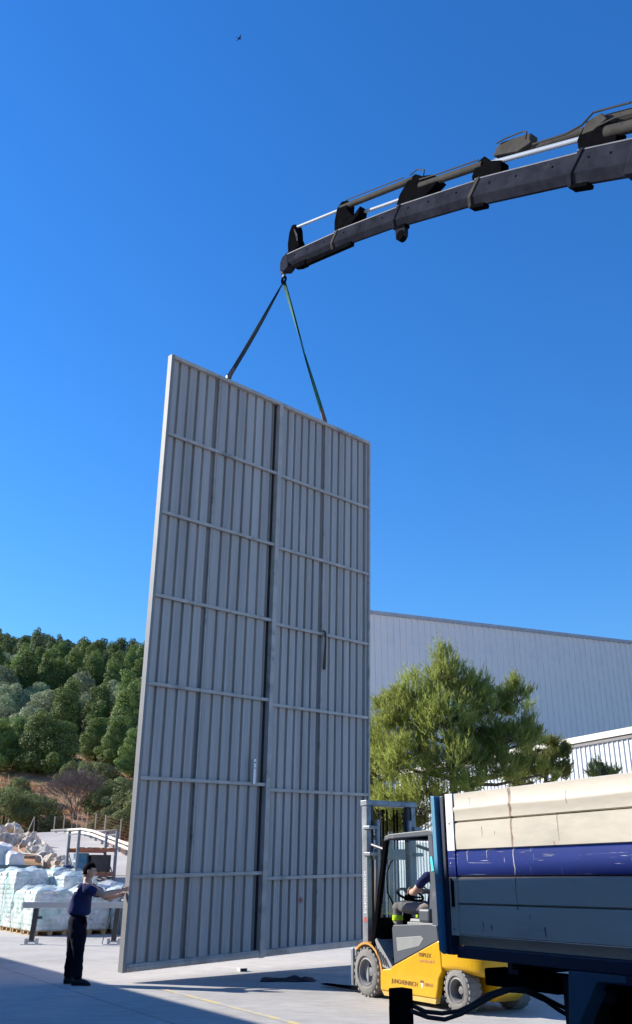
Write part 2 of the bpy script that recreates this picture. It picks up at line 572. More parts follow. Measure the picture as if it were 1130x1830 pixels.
def pine_lobes(seed, h, w):
    r = random.Random(seed)
    L = [(0, 0, h * .45, w * .32, w * .32, h * .36), (0, 0, h * .2, w * .38, w * .38, h * .18)]
    for k in range(15):
        u = k / 15; a = k * 2.4 + r.uniform(-.5, .5); q = w * (.36 - .28 * u) * r.uniform(.7, 1.15)
        L.append((q * math.cos(a), q * math.sin(a), h * (.18 + .72 * u) + r.uniform(-.2, .2), w * r.uniform(.11, .19), w * r.uniform(.11, .19), h * r.uniform(.07, .13)))
    return L


def olive_lobes(seed, h, w):
    r = random.Random(seed)
    L = []
    for k in range(13):
        a = k * 2.4; q = w * (.08 + .36 * (k / 13) ** .6)
        L.append((q * math.cos(a), q * math.sin(a), h * (.80 - .58 * (k / 13)) + r.uniform(-.1, .1), w * r.uniform(.14, .2), w * r.uniform(.14, .2), h * r.uniform(.13, .19)))
    return L


fol_dark = leafmat('pine_foliage_dark', (.11, .155, .064))
fol_mid = leafmat('pine_foliage_green', (.155, .215, .06))
fol_olive = leafmat('olive_foliage_silver', (.28, .325, .185), var=.3, hue=.015)
fol_shrub = leafmat('shrub_foliage', (.17, .195, .072))
bark = M('bark', (.11, .085, .065), .95, 0, .3, 6, bump=.5)
far_pines = [crown_mesh('crown', 10 + i, pine_lobes(10 + i, 6.2, 3.9), 3400, .15, fol_dark) for i in range(5)]
mid_pines = [crown_mesh('crown', 30 + i, pine_lobes(30 + i, 6.0, 4.0), 6500, .11, fol_mid) for i in range(4)]
olives = [crown_mesh('crown', 50 + i, olive_lobes(50 + i, 3.9, 4.6), 6000, .095, fol_olive) for i in range(4)]
big_pines = [crown_mesh('crown', 70 + i, pine_lobes(70 + i, 6.0, 5.4), 20000, .085, fol_mid) for i in range(3)]
shrubs = [crown_mesh('crown', 90 + i, olive_lobes(90 + i, 2.6, 3.0), 9000, .055, fol_shrub) for i in range(3)]
trunk_me = MB().tube([(0, 0, -.8), (.05, 0, 1.2), (-.04, .05, 2.6), (.02, 0, 4.2)], [.2, .16, .12, .05], 7).mesh('trunk', bark, True)
trunk_s = MB().tube([(0, 0, -.4), (.04, 0, .6), (-.03, .04, 1.5)], [.11, .09, .04], 6).mesh('trunk', bark, True)


def hill_tree(name, me, x, y, s, label, cat, group=None, small=False):
    o = thing(name, label, cat, (x, y, hz(x, y) - .1), RN.uniform(0, 6.28), group)
    o.scale = (s * RN.uniform(.9, 1.12), s * RN.uniform(.9, 1.12), s * RN.uniform(.88, 1.15))
    put('crown', me, o); put('trunk', trunk_s if small or name == 'olive_tree' else trunk_me, o)
    return o


def pxof(x, y, z):
    c, s = math.cos(TH), math.sin(TH)
    dep = y * c + (z - CAMZ) * s
    return 565 + FPX * x / dep, 915 - FPX * (-y * s + (z - CAMZ) * c) / dep


# dense wood on the upper slope
pts = []
tries = 0
while tries < 20000 and len(pts) < 296:
    tries += 1
    y = RN.uniform(142, 268); x = RN.uniform(-.40, -.185) * y
    dmin = 3.3 if y > 165 else 3.5
    if all((x - a) ** 2 + (y - b) ** 2 > dmin ** 2 for a, b in pts):
        pts.append((x, y))
for x, y in pts:
    hill_tree('pine_tree', RN.choice(far_pines), x, y, RN.uniform(.62, .98), 'dark green pine in the dense wood on the upper hillside', 'tree', 'pines of the wood on the upper hillside')
# silver olives in loose terraces and green pines between them
pts = []
tries = 0
while tries < 6000 and len(pts) < 125:
    tries += 1
    y = RN.uniform(88, 146); x = RN.uniform(-.40, -.18) * y
    if all((x - a) ** 2 + (y - b) ** 2 > 3.2 ** 2 for a, b in pts):
        pts.append((x, y))
for x, y in pts:
    k = noise.noise(Vector((x * .07, y * .055, 1.7))) + (.40 if y < 112 else -.20 if y < 134 else .05)
    if k > .02:
        hill_tree('olive_tree', RN.choice(olives), x, y, RN.uniform(.8, 1.15), 'rounded silvery olive tree on the middle of the hillside', 'tree', 'silvery olive trees on the hillside')
    else:
        hill_tree('pine_tree', RN.choice(mid_pines), x, y, RN.uniform(.8, 1.15), 'mid green pine standing among the silvery olive trees', 'tree', 'green pines among the olive trees')
# large trees at the foot of the slope
for (px, D, s, lab) in [(28, 80, .78, 'green bushy pine at the left edge above the dry bank'),
                        (62, 77, .84, 'broad dark green pine above the dry bank'),
                        (103, 76.5, .88, 'tall dark green pine left of the bare grey shrub'),
                        (-8, 78, .8, 'green pine cut by the left edge of the picture'),
                        (168, 82, .68, 'light green pine behind the bare grey shrub'),
                        (205, 80, .74, 'loose green pine between the bare shrub and the gate panel'),
                        (240, 77, .72, 'green pine half hidden by the gate panel, above the shrubs')]:
    x = (px - 565) / 1675 * D
    hill_tree('pine_tree', RN.choice(big_pines), x, D, s, lab, 'tree')
for (px, D, s, lab) in [(8, 63, 1.2, 'dark green shrub at the left edge behind the boulders'),
                        (38, 66, .8, 'small green shrub on the dry bank'),
                        (66, 63.5, 1.15, 'grey green shrub behind the propped fence post'),
                        (90, 61.5, .55, 'low bright green shrub at the start of the guard rail'),
                        (172, 67, .8, 'small shrub right of the bare grey shrub'),
                        (208, 66, 1.35, 'large light green shrub above the wire fence'),
                        (236, 63, 1.25, 'large green shrub beside the gate panel edge'),
                        (218, 60.5, .8, 'low olive green shrub behind the last visible fence posts'),
                        (262, 62, 1.2, 'green shrub behind the gate panel'),
                        (112, 62.5, .55, 'low grey green bush behind the first fence posts'),
                        (192, 62, .75, 'low bush behind the fence below the large light green shrub'),
                        (28, 70, .7, 'small dark bush on the reddish bank at the left'),
                        (158, 73, 1.0, 'rounded bush right behind the top of the bare grey shrub'),
                        (184, 72, 1.1, 'green bush on the bank between the bare shrub and the large light green shrub'),
                        (124, 73.5, .8, 'small bush under the tall dark pine, behind the bare shrub')]:
    x = (px - 565) / 1705 * D
    hill_tree('shrub', RN.choice(shrubs), x, D, s, lab, 'shrub', small=True)

# bare grey shrub
def bare_shrub(px, D, h, w):
    r = random.Random(5)
    x = (px - 565) / 1695 * D
    o = thing('bare_shrub', 'leafless grey brown shrub on the dry bank above the fence', 'shrub', (x, D, hz(x, D) - .1))
    b = MB()
    def grow(p, d, L, rad, dep):
        q = p + d * L
        b.tube([p, p.lerp(q, .5) + Vector((r.uniform(-.04, .04), r.uniform(-.04, .04), 0)) * L, q], [max(rad, .007), max(rad * .85, .007), max(rad * .65, .006)], 3, cap=False)
        if dep == 0: return
        for _ in range(r.choice((2, 3, 3))):
            nd = (d + Vector((r.uniform(-.75, .75), r.uniform(-.75, .75), r.uniform(-.2, .4)))).normalized()
            grow(q, nd, L * r.uniform(.6, .85), rad * .6, dep - 1)
    for k in range(20):
        a = r.uniform(0, 6.28)
        grow(Vector((r.uniform(-.25, .25), r.uniform(-.25, .25), 0)), Vector((math.cos(a) * r.uniform(.2, .9) * w / h, math.sin(a) * r.uniform(.2, .9), 1)).normalized(), h * .34, .026, 5)
    b.build('branches', M('bare_twigs', (.19, .145, .13), .95, 0, .3, 3), o)


bare_shrub(137, 66.5, 3.3, 4.2)
# dry grass on the bank
r = random.Random(9)
gm = MB()
for _ in range(5200):
    y = r.uniform(60, 76); x = r.uniform(-.38, -.17) * y
    if noise.noise(Vector((x * .35, y * .35, 0))) < -.05: continue
    z = hz(x, y); h = r.uniform(.15, .5); a = r.uniform(0, 6.28); w = .05
    dx, dy = math.cos(a) * w, math.sin(a) * w
    gm.add([(x - dx, y - dy, z - .05), (x + dx, y + dy, z - .05), (x + r.uniform(-.15, .15), y + r.uniform(-.15, .15), z + h)], [(0, 1, 2)])
tag(gm.build('dry_grass', M('dry_grass', (.44, .25, .115), .9, 0, .4, 1.5, col2=(.20, .17, .06), trans=.2)), 'dry straw coloured grass on the bank', 'grass', kind='stuff')

# ------------------------------------------------------------------ left yard: sacks on pallets, skip, bags, rack, trestle
sackmat = M('white_woven_sack', (.76, .75, .73), .6, 0, .12, 6, col2=(.45, .46, .46), thr=(.55, .7), bump=.4, bscale=9)
wood = M('pallet_wood', (.42, .29, .16), .85, 0, .25, 5, stretch=(1, 6, 1))


def film_material():
    m = bpy.data.materials.new('shrink_film'); m.use_nodes = True
    nt = m.node_tree; b = nt.nodes['Principled BSDF']
    tc = nt.nodes.new('ShaderNodeTexCoord')
    oi = nt.nodes.new('ShaderNodeObjectInfo')
    ad = nt.nodes.new('ShaderNodeVectorMath'); ad.operation = 'ADD'
    nt.links.new(tc.outputs['Object'], ad.inputs[0]); nt.links.new(oi.outputs['Location'], ad.inputs[1])
    n = nt.nodes.new('ShaderNodeTexNoise'); n.inputs['Scale'].default_value = 2.4; n.inputs['Detail'].default_value = 5
    nt.links.new(ad.outputs[0], n.inputs['Vector'])
    cr = nt.nodes.new('ShaderNodeValToRGB')
    cr.color_ramp.elements[0].position = .42; cr.color_ramp.elements[0].color = (.86, .88, .88, 1)
    cr.color_ramp.elements[1].position = .74; cr.color_ramp.elements[1].color = (.34, .66, .62, 1)
    nt.links.new(n.outputs['Fac'], cr.inputs[0]); nt.links.new(cr.outputs[0], b.inputs['Base Color'])
    b.inputs['Roughness'].default_value = .22
    n2 = nt.nodes.new('ShaderNodeTexNoise'); n2.inputs['Scale'].default_value = 3.2; n2.inputs['Detail'].default_value = 4; n2.inputs['Distortion'].default_value = 1.2
    nt.links.new(ad.outputs[0], n2.inputs['Vector'])
    bp = nt.nodes.new('ShaderNodeBump'); bp.inputs['Strength'].default_value = .9; bp.inputs['Distance'].default_value = .05
    nt.links.new(n2.outputs['Fac'], bp.inputs['Height']); nt.links.new(bp.outputs[0], b.inputs['Normal'])
    tr = nt.nodes.new('ShaderNodeBsdfTransparent'); tr.inputs[0].default_value = (.93, .98, .97, 1)
    mr = nt.nodes.new('ShaderNodeMapRange'); mr.inputs['From Min'].default_value = .35; mr.inputs['From Max'].default_value = .65
    mr.inputs['To Min'].default_value = .35; mr.inputs['To Max'].default_value = .8
    nt.links.new(n2.outputs['Fac'], mr.inputs['Value'])
    ms = nt.nodes.new('ShaderNodeMixShader')
    nt.links.new(mr.outputs[0], ms.inputs[0]); nt.links.new(tr.outputs[0], ms.inputs[1]); nt.links.new(b.outputs[0], ms.inputs[2])
    nt.links.new(ms.outputs[0], nt.nodes['Material Output'].inputs['Surface'])
    return m


film = film_material()


def sack_mesh(seed):
    bm = bmesh.new()
    bmesh.ops.create_cube(bm, size=1)
    bmesh.ops.subdivide_edges(bm, edges=bm.edges, cuts=3, use_grid_fill=True)
    for v in bm.verts:
        x, y, z = v.co * 2
        # pillow: thinner and drawn in towards the rim
        th = (1 - .55 * max(abs(x), abs(y)) ** 4)
        v.co = Vector((x * .29 * (1 - .06 * y * y), y * .205 * (1 - .05 * x * x), z * .078 * th))
        v.co += Vector((0, 0, .012 * noise.noise(v.co * 9 + Vector((seed, 0, 0)))))
    me = bpy.data.meshes.new('sack'); bm.to_mesh(me); bm.free()
    me.polygons.foreach_set('use_smooth', [True] * len(me.polygons))
    me.materials.append(sackmat)
    return me


sacks = [sack_mesh(i * 5) for i in range(4)]
bd = MB(); bd.box(-.5, .5, -.05, .05, 0, .022); board_me = bd.mesh('board', wood)
bk = MB(); bk.box(-.07, .07, -.05, .05, 0, .09); block_me = bk.mesh('block', wood)


def film_mesh(seed, w, dpt, z0, z1):
    bm = bmesh.new()
    bmesh.ops.create_cube(bm, size=1)
    bmesh.ops.subdivide_edges(bm, edges=bm.edges, cuts=9, use_grid_fill=True)
    bmesh.ops.delete(bm, geom=[f for f in bm.faces if f.normal.z < -.9], context='FACES')
    for v in bm.verts:
        x, y, z = v.co * 2
        u = (z + 1) / 2
        k = 1 - .10 * u ** 3 if u > .6 else 1.0
        q = Vector((x * w / 2 * k, y * dpt / 2 * k, z0 + u * (z1 - z0)))
        if u > .95:
            rim = max(abs(x), abs(y))
            q.z += .09 * (1 - rim ** 3) - .07 * rim ** 4
        nn_ = noise.noise(q * 3.1 + Vector((seed, 0, 0))) * .065 + noise.noise(q * 8 + Vector((0, seed, 0))) * .028
        lay = .014 * math.cos((q.z - .14) / .14 * 2 * math.pi)
        out = Vector((x, y, 0)); out = out / max(abs(x), abs(y), .01) if out.length else out
        q += Vector((out.x * (nn_ - lay), out.y * (nn_ - lay), nn_ * (1.3 if u > .95 else .2)))
        v.co = q
    me = bpy.data.meshes.new('film'); bm.to_mesh(me); bm.free()
    me.polygons.foreach_set('use_smooth', [True] * len(me.polygons))
    me.materials.append(film)
    return me


def sack_pallet(loc, layers, label, seed, full=True):
    r = random.Random(seed)
    # local x to the right along the front, local y backwards
    o = thing('sack_pallet', label, 'pallet', (loc[0], loc[1], 0), AXROT - math.pi / 2, 'pallets of wrapped sacks')
    p = put('pallet_base', bpy.data.meshes.new('pallet_base'), o)
    mb = MB()
    for x in (-.43, 0, .43): mb.box(x - .05, x + .05, 0, 1.2, 0, .02)
    p.data = mb.mesh('pallet_base', wood)
    for x in (-.43, 0, .43):
        for y in (.05, .6, 1.15): put('block', block_me, p, loc=(x, y, .02))
    for k in range(7): put('board', board_me, p, loc=(0, .05 + k * 1.1 / 6, .111))
    for L in range(layers):
        for i in range(2):
            for j in range(3):
                put('sack', r.choice(sacks), o, loc=(-.25 + i * .5 + r.uniform(-.015, .015), .2 + j * .4 + r.uniform(-.015, .015), .135 + .07 + L * .14),
                    rot=(0, r.uniform(-.03, .03), r.uniform(-.06, .06) + (math.pi if r.random() < .5 else 0)), scale=(.9, .98, 1.0))
    f = put('film', film_mesh(seed, 1.13, 1.31, .14, .16 + layers * .14), o, loc=(0, .6, 0))
    return o


BX = Vector((AX.y, -AX.x))
corner = Vector((-8.38, 29.5))
rows = ['front', 'second', 'third', 'fourth', 'fifth']
cn = ['left', 'middle', 'right']
for c in range(3):
    for rw in range(5 if c == 0 else 4 if c == 1 else 3):
        lay = [8, 8, 12, 12, 12][rw] if c == 0 else [8, 11, 12, 12][rw] if c == 1 else [8, 9, 8][rw]
        pos = corner + BX * (.52 + c * 1.2) + AX * (rw * 1.36)
        lab = f'wrapped pallet of white sacks, {rows[rw]} from the front in the {cn[c]} row'
        sack_pallet(pos, lay, lab, c * 10 + rw)

# steel trestle in front of the sacks
tr = thing('steel_trestle', 'long grey steel beam on two legs behind the man', 'trestle', (-7.29, 25.7, 0))
b0, b1 = at(43, 1610.5, 25.7), at(262, 1613, 25.7)
lit = M('grey_steel_paint', (.46, .49, .51), .45, .3, .1, 3)
drk = M('dark_steel', (.055, .057, .066), .5, .3, .2, 4)
def rel(o, p): return Vector(p) - o.location
MB().box(b0.x - tr.location.x, b1.x - tr.location.x, -.06, .06, .855, 1.0).build('beam', lit, tr, bev=.008)
for px in (61, 207):
    x = at(px, 1650, 25.7).x - tr.location.x
    lg = MB().prism([(x - .08, .09), (x + .04, .09), (x + .09, .852), (x - .03, .852)], -.05, .05).build('leg', drk, tr)
    ft = MB(); ft.box(x - .25, x + .22, -.16, .16, 0, .015); ft.box(x - .17, x - .13, -.1, .1, .015, .14); ft.box(x + .10, x + .14, -.1, .1, .015, .14); ft.box(x - .13, x + .10, -.03, .03, .05, .088)
    ft.build('foot_plate', lit, lg)
x = at(61, 1650, 25.7).x - tr.location.x
MB().box(x + .06, x + .2, -.03, .03, .60, .66).build('hook', drk, tr)
x = at(196, 1650, 25.7).x - tr.location.x
MB().tube([(x - .13, -.1, .01), (x + .02, -.06, .86)], .012, 6).build('prop_rod', drk, tr)

# blue grey skip with white bulk bags
skp = thing('steel_skip', 'blue grey steel skip behind the wrapped sacks', 'skip', (-11.6, 36.4, 0), AXROT - math.pi / 2)
sm = M('skip_paint', (.16, .25, .30), .55, 0, .15, 2)
k = MB(); k.prism([(-2.2, .0), (1.05, 0), (1.35, 2.05), (-2.4, 2.05)], 0, .06); k.build('front_wall', sm, skp)
k = MB(); k.prism([(-2.2, .0), (1.05, 0), (1.35, 2.05), (-2.4, 2.05)], 1.6, 1.66); k.build('back_wall', sm, skp)
k = MB(); k.box(-2.2, 1.05, .06, 1.6, 0, 1.72); k.build('body', sm, skp)
k = MB(); k.box(-2.45, 1.4, -.05, .0, 1.98, 2.07); k.build('rim', M('skip_rim', (.10, .15, .18), .5), skp)
bagm = M('bulk_bag', (.74, .70, .67), .8, 0, .08, 3, bump=.8, bscale=6)


def bulk_bag(loc, w, h, label, seed):
    bm = bmesh.new(); bmesh.ops.create_cube(bm, size=1)
    bmesh.ops.subdivide_edges(bm, edges=bm.edges, cuts=7, use_grid_fill=True)
    for v in bm.verts:
        x, y, z = v.co * 2
        bul = 1 + .13 * (1 - z * z)
        v.co = Vector((x * w / 2 * bul * (1 - .12 * abs(y) ** 3), y * w / 2 * bul * (1 - .12 * abs(x) ** 3), (z + 1) / 2 * h + (.12 * h * (1 - max(abs(x), abs(y))) if z > .9 else 0)))
        v.co += Vector((1, .6, 1)) * (.13 * noise.noise(v.co * 2.6 + Vector((seed, 0, 0))) + .05 * noise.noise(v.co * 8 + Vector((0, seed, 0))))
    me = bpy.data.meshes.new('bulk_bag'); bm.to_mesh(me); bm.free(); me.materials.append(bagm)
    me.polygons.foreach_set('use_smooth', [True] * len(me.polygons))
    tag(put('bulk_bag', me, loc=loc, rot=(0, 0, AXROT)), label, 'bag', 'white bulk bags in the skip')


p = at(27, 1530, 37.0); bulk_bag((p.x, 37.0, 1.73), .62, .75, 'white bulk bag at the right end of the skip', 1)
p = at(0, 1530, 37.2); bulk_bag((p.x, 37.4, 1.73), .72, 1.05, 'taller white bulk bag at the left picture edge', 5)

# pallet rack with clutter
rk = thing('pallet_rack', 'open pallet rack with grey uprights and orange beams', 'rack', (-8.13, 33.0, 0), AXROT - math.pi / 2)
upm = M('rack_upright', (.17, .18, .21), .5, .2, .15, 3)
orm = M('rack_orange', (.42, .13, .07), .6, 0, .25, 4, col2=(.2, .09, .06))
W, DP = 1.35, 1.15
for x in (0, W):
    for y in (0, DP): MB().box(x - .045, x + .045, y - .035, y + .035, 0, 3.14).build('upright', upm, rk)
    for z in (.4, 1.6, 3.0): MB().box(x - .02, x + .02, .036, DP - .036, z, z + .05).build('brace', upm, rk)
    for z0, z1 in ((.45, 1.6), (1.65, 2.45)): MB().beam((x, .04, z0), (x, DP - .04, z1), .03, .03).build('brace', upm, rk)
for z in (.55, 1.66, 2.44):
    for y in (-.04, DP + .04): MB().box(.046, W - .046, y - .025, y + .025, z, z + .12).build('beam', orm, rk)
    for k in range(5): MB().box(.05 + k * .26, .23 + k * .26, -.05, DP + .05, z + .122, z + .142).build('shelf_board', wood, rk)


def rk_at(x, y, z): return rk.matrix_world @ Vector((x, y, z))


bpy.context.view_layer.update()
o = MB().box(.55, 1.25, .15, .9, 0, .55).build('crate', M('dark_crate', (.045, .042, .05), .6, 0, .3, 3, col2=(.12, .06, .04)), bev=.01, loc=rk_at(0, 0, 1.80), rot=(0, 0, AXROT - math.pi / 2))
tag(o, 'dark open crate on the middle shelf of the rack', 'crate')
drum = MB().lathe([(.0, 0), (.26, 0), (.27, .02), (.26, .04), (.26, .3), (.275, .31), (.26, .33), (.26, .56), (.27, .58), (.25, .6), (0, .6)], 20).build('drum', M('blue_drum', (.05, .17, .27), .4, 0, .15, 4), smooth=True, loc=rk_at(.28, .45, 1.803))
tag(drum, 'blue drum beside the dark crate on the rack', 'drum')
o = MB().box(-.28, .28, -.2, .2, 0, .5).build('machine_box', M('machine_beige', (.36, .34, .27), .6), bev=.03, loc=rk_at(.8, .4, .693), rot=(0, 0, AXROT))
tag(o, 'beige metal box low on the rack', 'box')
o = MB().lathe([(0, 0), (.2, 0), (.2, .4), (.19, .42), (0, .42)], 18).build('tin', M('tan_tin', (.42, .30, .16), .6), smooth=True, loc=rk_at(1.12, .1, .693))
tag(o, 'tan round tin low on the rack by its right upright', 'tin')
o = MB().tube([(0, 0, .1), (.05, .1, .3), (.3, .15, .36), (.42, 0, .15), (.2, -.1, .1)], .07, 8).build('pump', M('navy_pump', (.03, .05, .14), .4), smooth=True, loc=Vector((-9.0, 33.9, 1.9)))
o.location = rk_at(-.42, .5, 1.62)
tag(o, 'small navy pump beside the left end of the rack', 'pump')
stand = MB().box(-.7, -.1, .25, .8, 0, 1.6).build('cabinet', M('grey_cabinet', (.30, .28, .25), .7), loc=rk_at(0, 0, 0), rot=(0, 0, AXROT - math.pi / 2))
tag(stand, 'grey cabinet standing left of the rack', 'cabinet')
# loose planks on a low trestle right of the rack
for i, (dx, dz, rz) in enumerate([(0, 0, .25), (.15, .06, -.2), (.05, .12, .1)]):
    p = at(207, 1594, 32.0)
    o = MB().box(-.55, .55, -.09, .09, 0, .05).build('plank', wood, loc=(p.x + dx, 32.0, 1.1 + dz), rot=(0, 0, rz))
    tag(o, f"{['lowest', 'middle', 'topmost'][i]} of the loose planks piled right of the rack", 'plank', 'planks piled right of the rack')
p = at(207, 1594, 32.0)
o = MB().box(-.45, .6, -.3, .3, 0, 1.098).build('timber_block', wood, loc=(p.x, 32.0, 0))
tag(o, 'block of sawn timber carrying loose planks right of the rack', 'timber')

# ------------------------------------------------------------------ warehouse and annex (right background)
clad = M('warehouse_cladding', (.92, .79, .71), .5, .0, .06, .25, col2=(.76, .67, .65), thr=(.6, .8))
cladw = M('white_cladding', (.62, .64, .67), .4, .1, .05, .5)
trimm = M('cream_trim', (.70, .66, .58), .6, 0, .08, 2)


def clad_sheet(npitch, pitch, h, mat, depth=.04, rib=.28):
    """trapezoid sheet in local x (width), z (height); outside is -y"""
    prof = []
    for k in range(npitch):
        x = k * pitch
        prof += [(x, 0), (x + pitch * (1 - rib), 0), (x + pitch * (1 - rib * .78), -depth), (x + pitch * (1 - rib * .22), -depth)]
    prof.append((npitch * pitch, 0))
    b = MB()
    n = len(prof)
    b.v = [(x, y, 0) for x, y in prof] + [(x, y, h) for x, y in prof]
    b.f = [(i, i + 1, n + i + 1, n + i) for i in range(n - 1)]
    b.mi = [0] * len(b.f)
    return b.mesh('cladding_sheet', mat)


wl = Vector((-2.4, 40.0)); wr = Vector((17.08, 48.0)); wl = wr + (Vector((2.49, 42.0)) - wr).normalized() * 20.5
wd = (wr - wl).normalized(); wlen = (wr - wl).length + 14
wh = thing('warehouse', 'tall lilac grey ribbed metal warehouse behind the pine tree', 'building', (wl.x, wl.y, 0), math.atan2(wd.y, wd.x))
PW = .34
sh = clad_sheet(4, PW, 13.35, clad, .075, .24)
ns = int(wlen / (4 * PW))
for k in range(ns): put('cladding_sheet', sh, wh, loc=(k * 4 * PW, 0, 0))
MB().box(0, ns * 4 * PW, .05, 10, 0, 13.3).build('hall_body', clad, wh)
MB().box(-.1, ns * 4 * PW + .1, -.10, .25, 13.352, 13.52).build('roof_trim', M('grey_trim', (.45, .42, .42), .6), wh)
MB().prism([(.0, 13.3), (10, 13.3), (5, 13.6)], 0, ns * 4 * PW, axis='x').build('roof', clad, wh)

aa = Vector((9.27, 27.0)); ab = Vector((7.14, 31.1))
ad = (ab - aa).normalized()
a0 = aa - ad * 9.0
alen = 9 + 17.3
an = thing('annex', 'low white ribbed metal annex with cream roof edge behind the truck', 'building', (a0.x, a0.y, 0), math.atan2(ad.y, ad.x) )
# outside of the annex faces its left side; sheets run along local x
sh2 = clad_sheet(5, .2, 5.38, cladw, .035, .22)
ns2 = int(alen / 1.0)
for k in range(ns2): put('cladding_sheet', sh2, an, loc=((k + 1) * 1.0, 0, 0), rot=(0, 0, math.pi))
MB().box(0, ns2 * 1.0, -7.5, -.05, 0, 5.36).build('hall_body', cladw, an)
MB().box(-.1, ns2 * 1.0 + .1, -.15, .12, 5.50, 5.68).build('roof_edge', trimm, an)
MB().box(-.1, ns2 * 1.0 + .1, -.05, .07, 5.382, 5.498).build('gutter', M('dark_gutter', (.16, .15, .15), .6), an)
MB().prism([(-7.5, 5.9), (-.15, 5.5), (-.15, 5.36), (-7.5, 5.36)], 0, ns2 * 1.0, axis='x').build('roof', cladw, an)

# hall on the near left that shades the foreground (outside the picture)
HN = Vector((.849, .528)).normalized()
HN.rotate(Matrix.Rotation(math.radians(0.15), 2)); HE = Vector((HN.y, -HN.x))
HB = 5.6
off = HN.dot(Vector((-3.76, 16.76))) - HB / math.tan(SUN_EL) * abs(HN.dot(SUN_H))
hb = HN * off
hall = thing('hall', 'unseen hall standing on the near left side of the yard', 'building', (hb.x, hb.y, 0), math.atan2(HE.y, HE.x))
hw = M('hall_wall', (.22, .22, .22), .7, 0, .06, .5)
MB().box(-46, 16, -16, -4.5, 0, HB - .25).build('wall', hw, hall)
MB().prism([(-16.2, HB - .24), (.0, HB - .24), (.0, HB), (-8, HB + .7), (-16.2, HB)], -46.2, 16.2, axis='x').build('roof', clad, hall)  # deep overhang added to block sky light and darken the foreground shade


# ------------------------------------------------------------------ pine trees behind the forklift
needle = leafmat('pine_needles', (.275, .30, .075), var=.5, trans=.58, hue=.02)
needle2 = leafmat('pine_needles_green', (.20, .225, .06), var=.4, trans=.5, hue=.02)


def needle_tree(name, label, base, trunk_top, lobes, tufts, seed, mat, nl=.15, nn_=11, nw=.008):
    """lobes in world space (centre, rx, ry, rz); limbs run to the lobes, twigs to the tufts"""
    r = random.Random(seed)
    o = thing(name, label, 'tree', base)
    B0 = Vector(base)
    tb = MB()
    tt = Vector(trunk_top) - B0
    mid = tt * .5 + Vector((.12, .05, 0))
    tb.tube([(0, 0, -.2), mid * .5, mid, tt], [.17, .14, .11, .04], 8)
    tb.build('trunk', bark, o, smooth=True)
    lb = MB(); vs, fs = [], []
    tot = sum(l[1] * l[3] for l in lobes)
    for c, rx, ry, rz in lobes:
        c = Vector(c) - B0
        # limb
        u = max(.12, min(.95, (c.z - rz * .9) / tt.z))
        p = tt * u + Vector((.1, .03, 0)) * (1 - abs(2 * u - 1))
        lb.tube([p, p.lerp(c, .5) + Vector((0, 0, -.12 * (c - p).length * .5)), c], [.06, .045, .02], 6, cap=False)
        nt_ = int(tufts * rx * rz / tot)
        nsub = max(6, nt_ // 26)
        subs = []
        for _ in range(nsub):
            d = Vector((r.gauss(0, 1), r.gauss(0, 1), r.gauss(.15, 1))).normalized()
            k = r.uniform(.35, .92)
            s = c + Vector((d.x * rx * k, d.y * ry * k, d.z * rz * k))
            subs.append((s, d))
            lb.tube([c.lerp(s, -.1 * r.random()), c.lerp(s, .5) + Vector((0, 0, -.06)), s], [.022, .014, .006], 4, cap=False)
        for _ in range(nt_):
            s, d = r.choice(subs)
            q = s + Vector((r.gauss(0, 1), r.gauss(0, 1), r.gauss(0, 1))) * .17 * (rx + rz) * .5
            tip = (d * .55 + Vector((r.uniform(-.5, .5), r.uniform(-.5, .5), .75))).normalized()
            L = r.uniform(.12, .3)
            for j in range(nn_):
                t0 = q + tip * (L * j / nn_)
                nd = (tip * .9 + Vector((r.uniform(-1, 1), r.uniform(-1, 1), r.uniform(-.6, .8))) * .62).normalized()
                e = t0 + nd * nl * r.uniform(.6, 1.15)
                w = nd.cross(Vector((r.uniform(-1, 1), r.uniform(-1, 1), r.uniform(-1, 1)))).normalized() * nw
                i = len(vs)
                vs += [t0 - w, t0 + w, e]
                fs.append((i, i + 1, i + 2))
    lb.build('limbs', bark, o)
    me = bpy.data.meshes.new('crown'); me.from_pydata(vs, [], fs); me.materials.append(mat)
    put('crown', me, o)
    return o


def lobe(px, py, D, rx, rz, ry=None):
    return (at(px, py, D), rx, ry or rx, rz)


big = [lobe(795, 1215, 24.2, .62, .78), lobe(740, 1238, 24.0, .60, .58), lobe(842, 1240, 24.3, .55, .62), lobe(790, 1290, 23.6, 1.0, .75), lobe(712, 1288, 24.2, .72, .68),
       lobe(865, 1300, 24.0, .62, .70), lobe(926, 1252, 24.3, .45, .58), lobe(920, 1320, 24.0, .62, .62), lobe(735, 1350, 23.6, .85, .62), lobe(820, 1362, 23.4, .85, .6),
       lobe(890, 1378, 23.6, .62, .5), lobe(682, 1350, 24.4, .5, .7), lobe(760, 1415, 23.8, .8, .45), lobe(700, 1425, 24.2, .6, .5), lobe(845, 1405, 23.2, .55, .32), lobe(948, 1372, 24, .38, .3),
       lobe(690, 1245, 24.5, .4, .4), lobe(888, 1335, 24.0, .5, .5), lobe(955, 1325, 24.2, .3, .35), lobe(885, 1265, 24.3, .42, .42), lobe(965, 1385, 24.2, .4, .25)]
needle_tree('pine_tree', 'large yellow green pine in front of the warehouse', (3.3, 24.0, 0), tuple(at(800, 1230, 24.1)), big, 10500, 1, needle, nn_=9, nw=.009)
t2 = [lobe(672, 1440, 26, .8, .55), lobe(700, 1475, 25.6, .7, .4), lobe(665, 1380, 26, .7, .6), lobe(640, 1330, 26.3, .7, .7), lobe(735, 1462, 25.5, .6, .4), lobe(640, 1470, 26, .7, .5)]
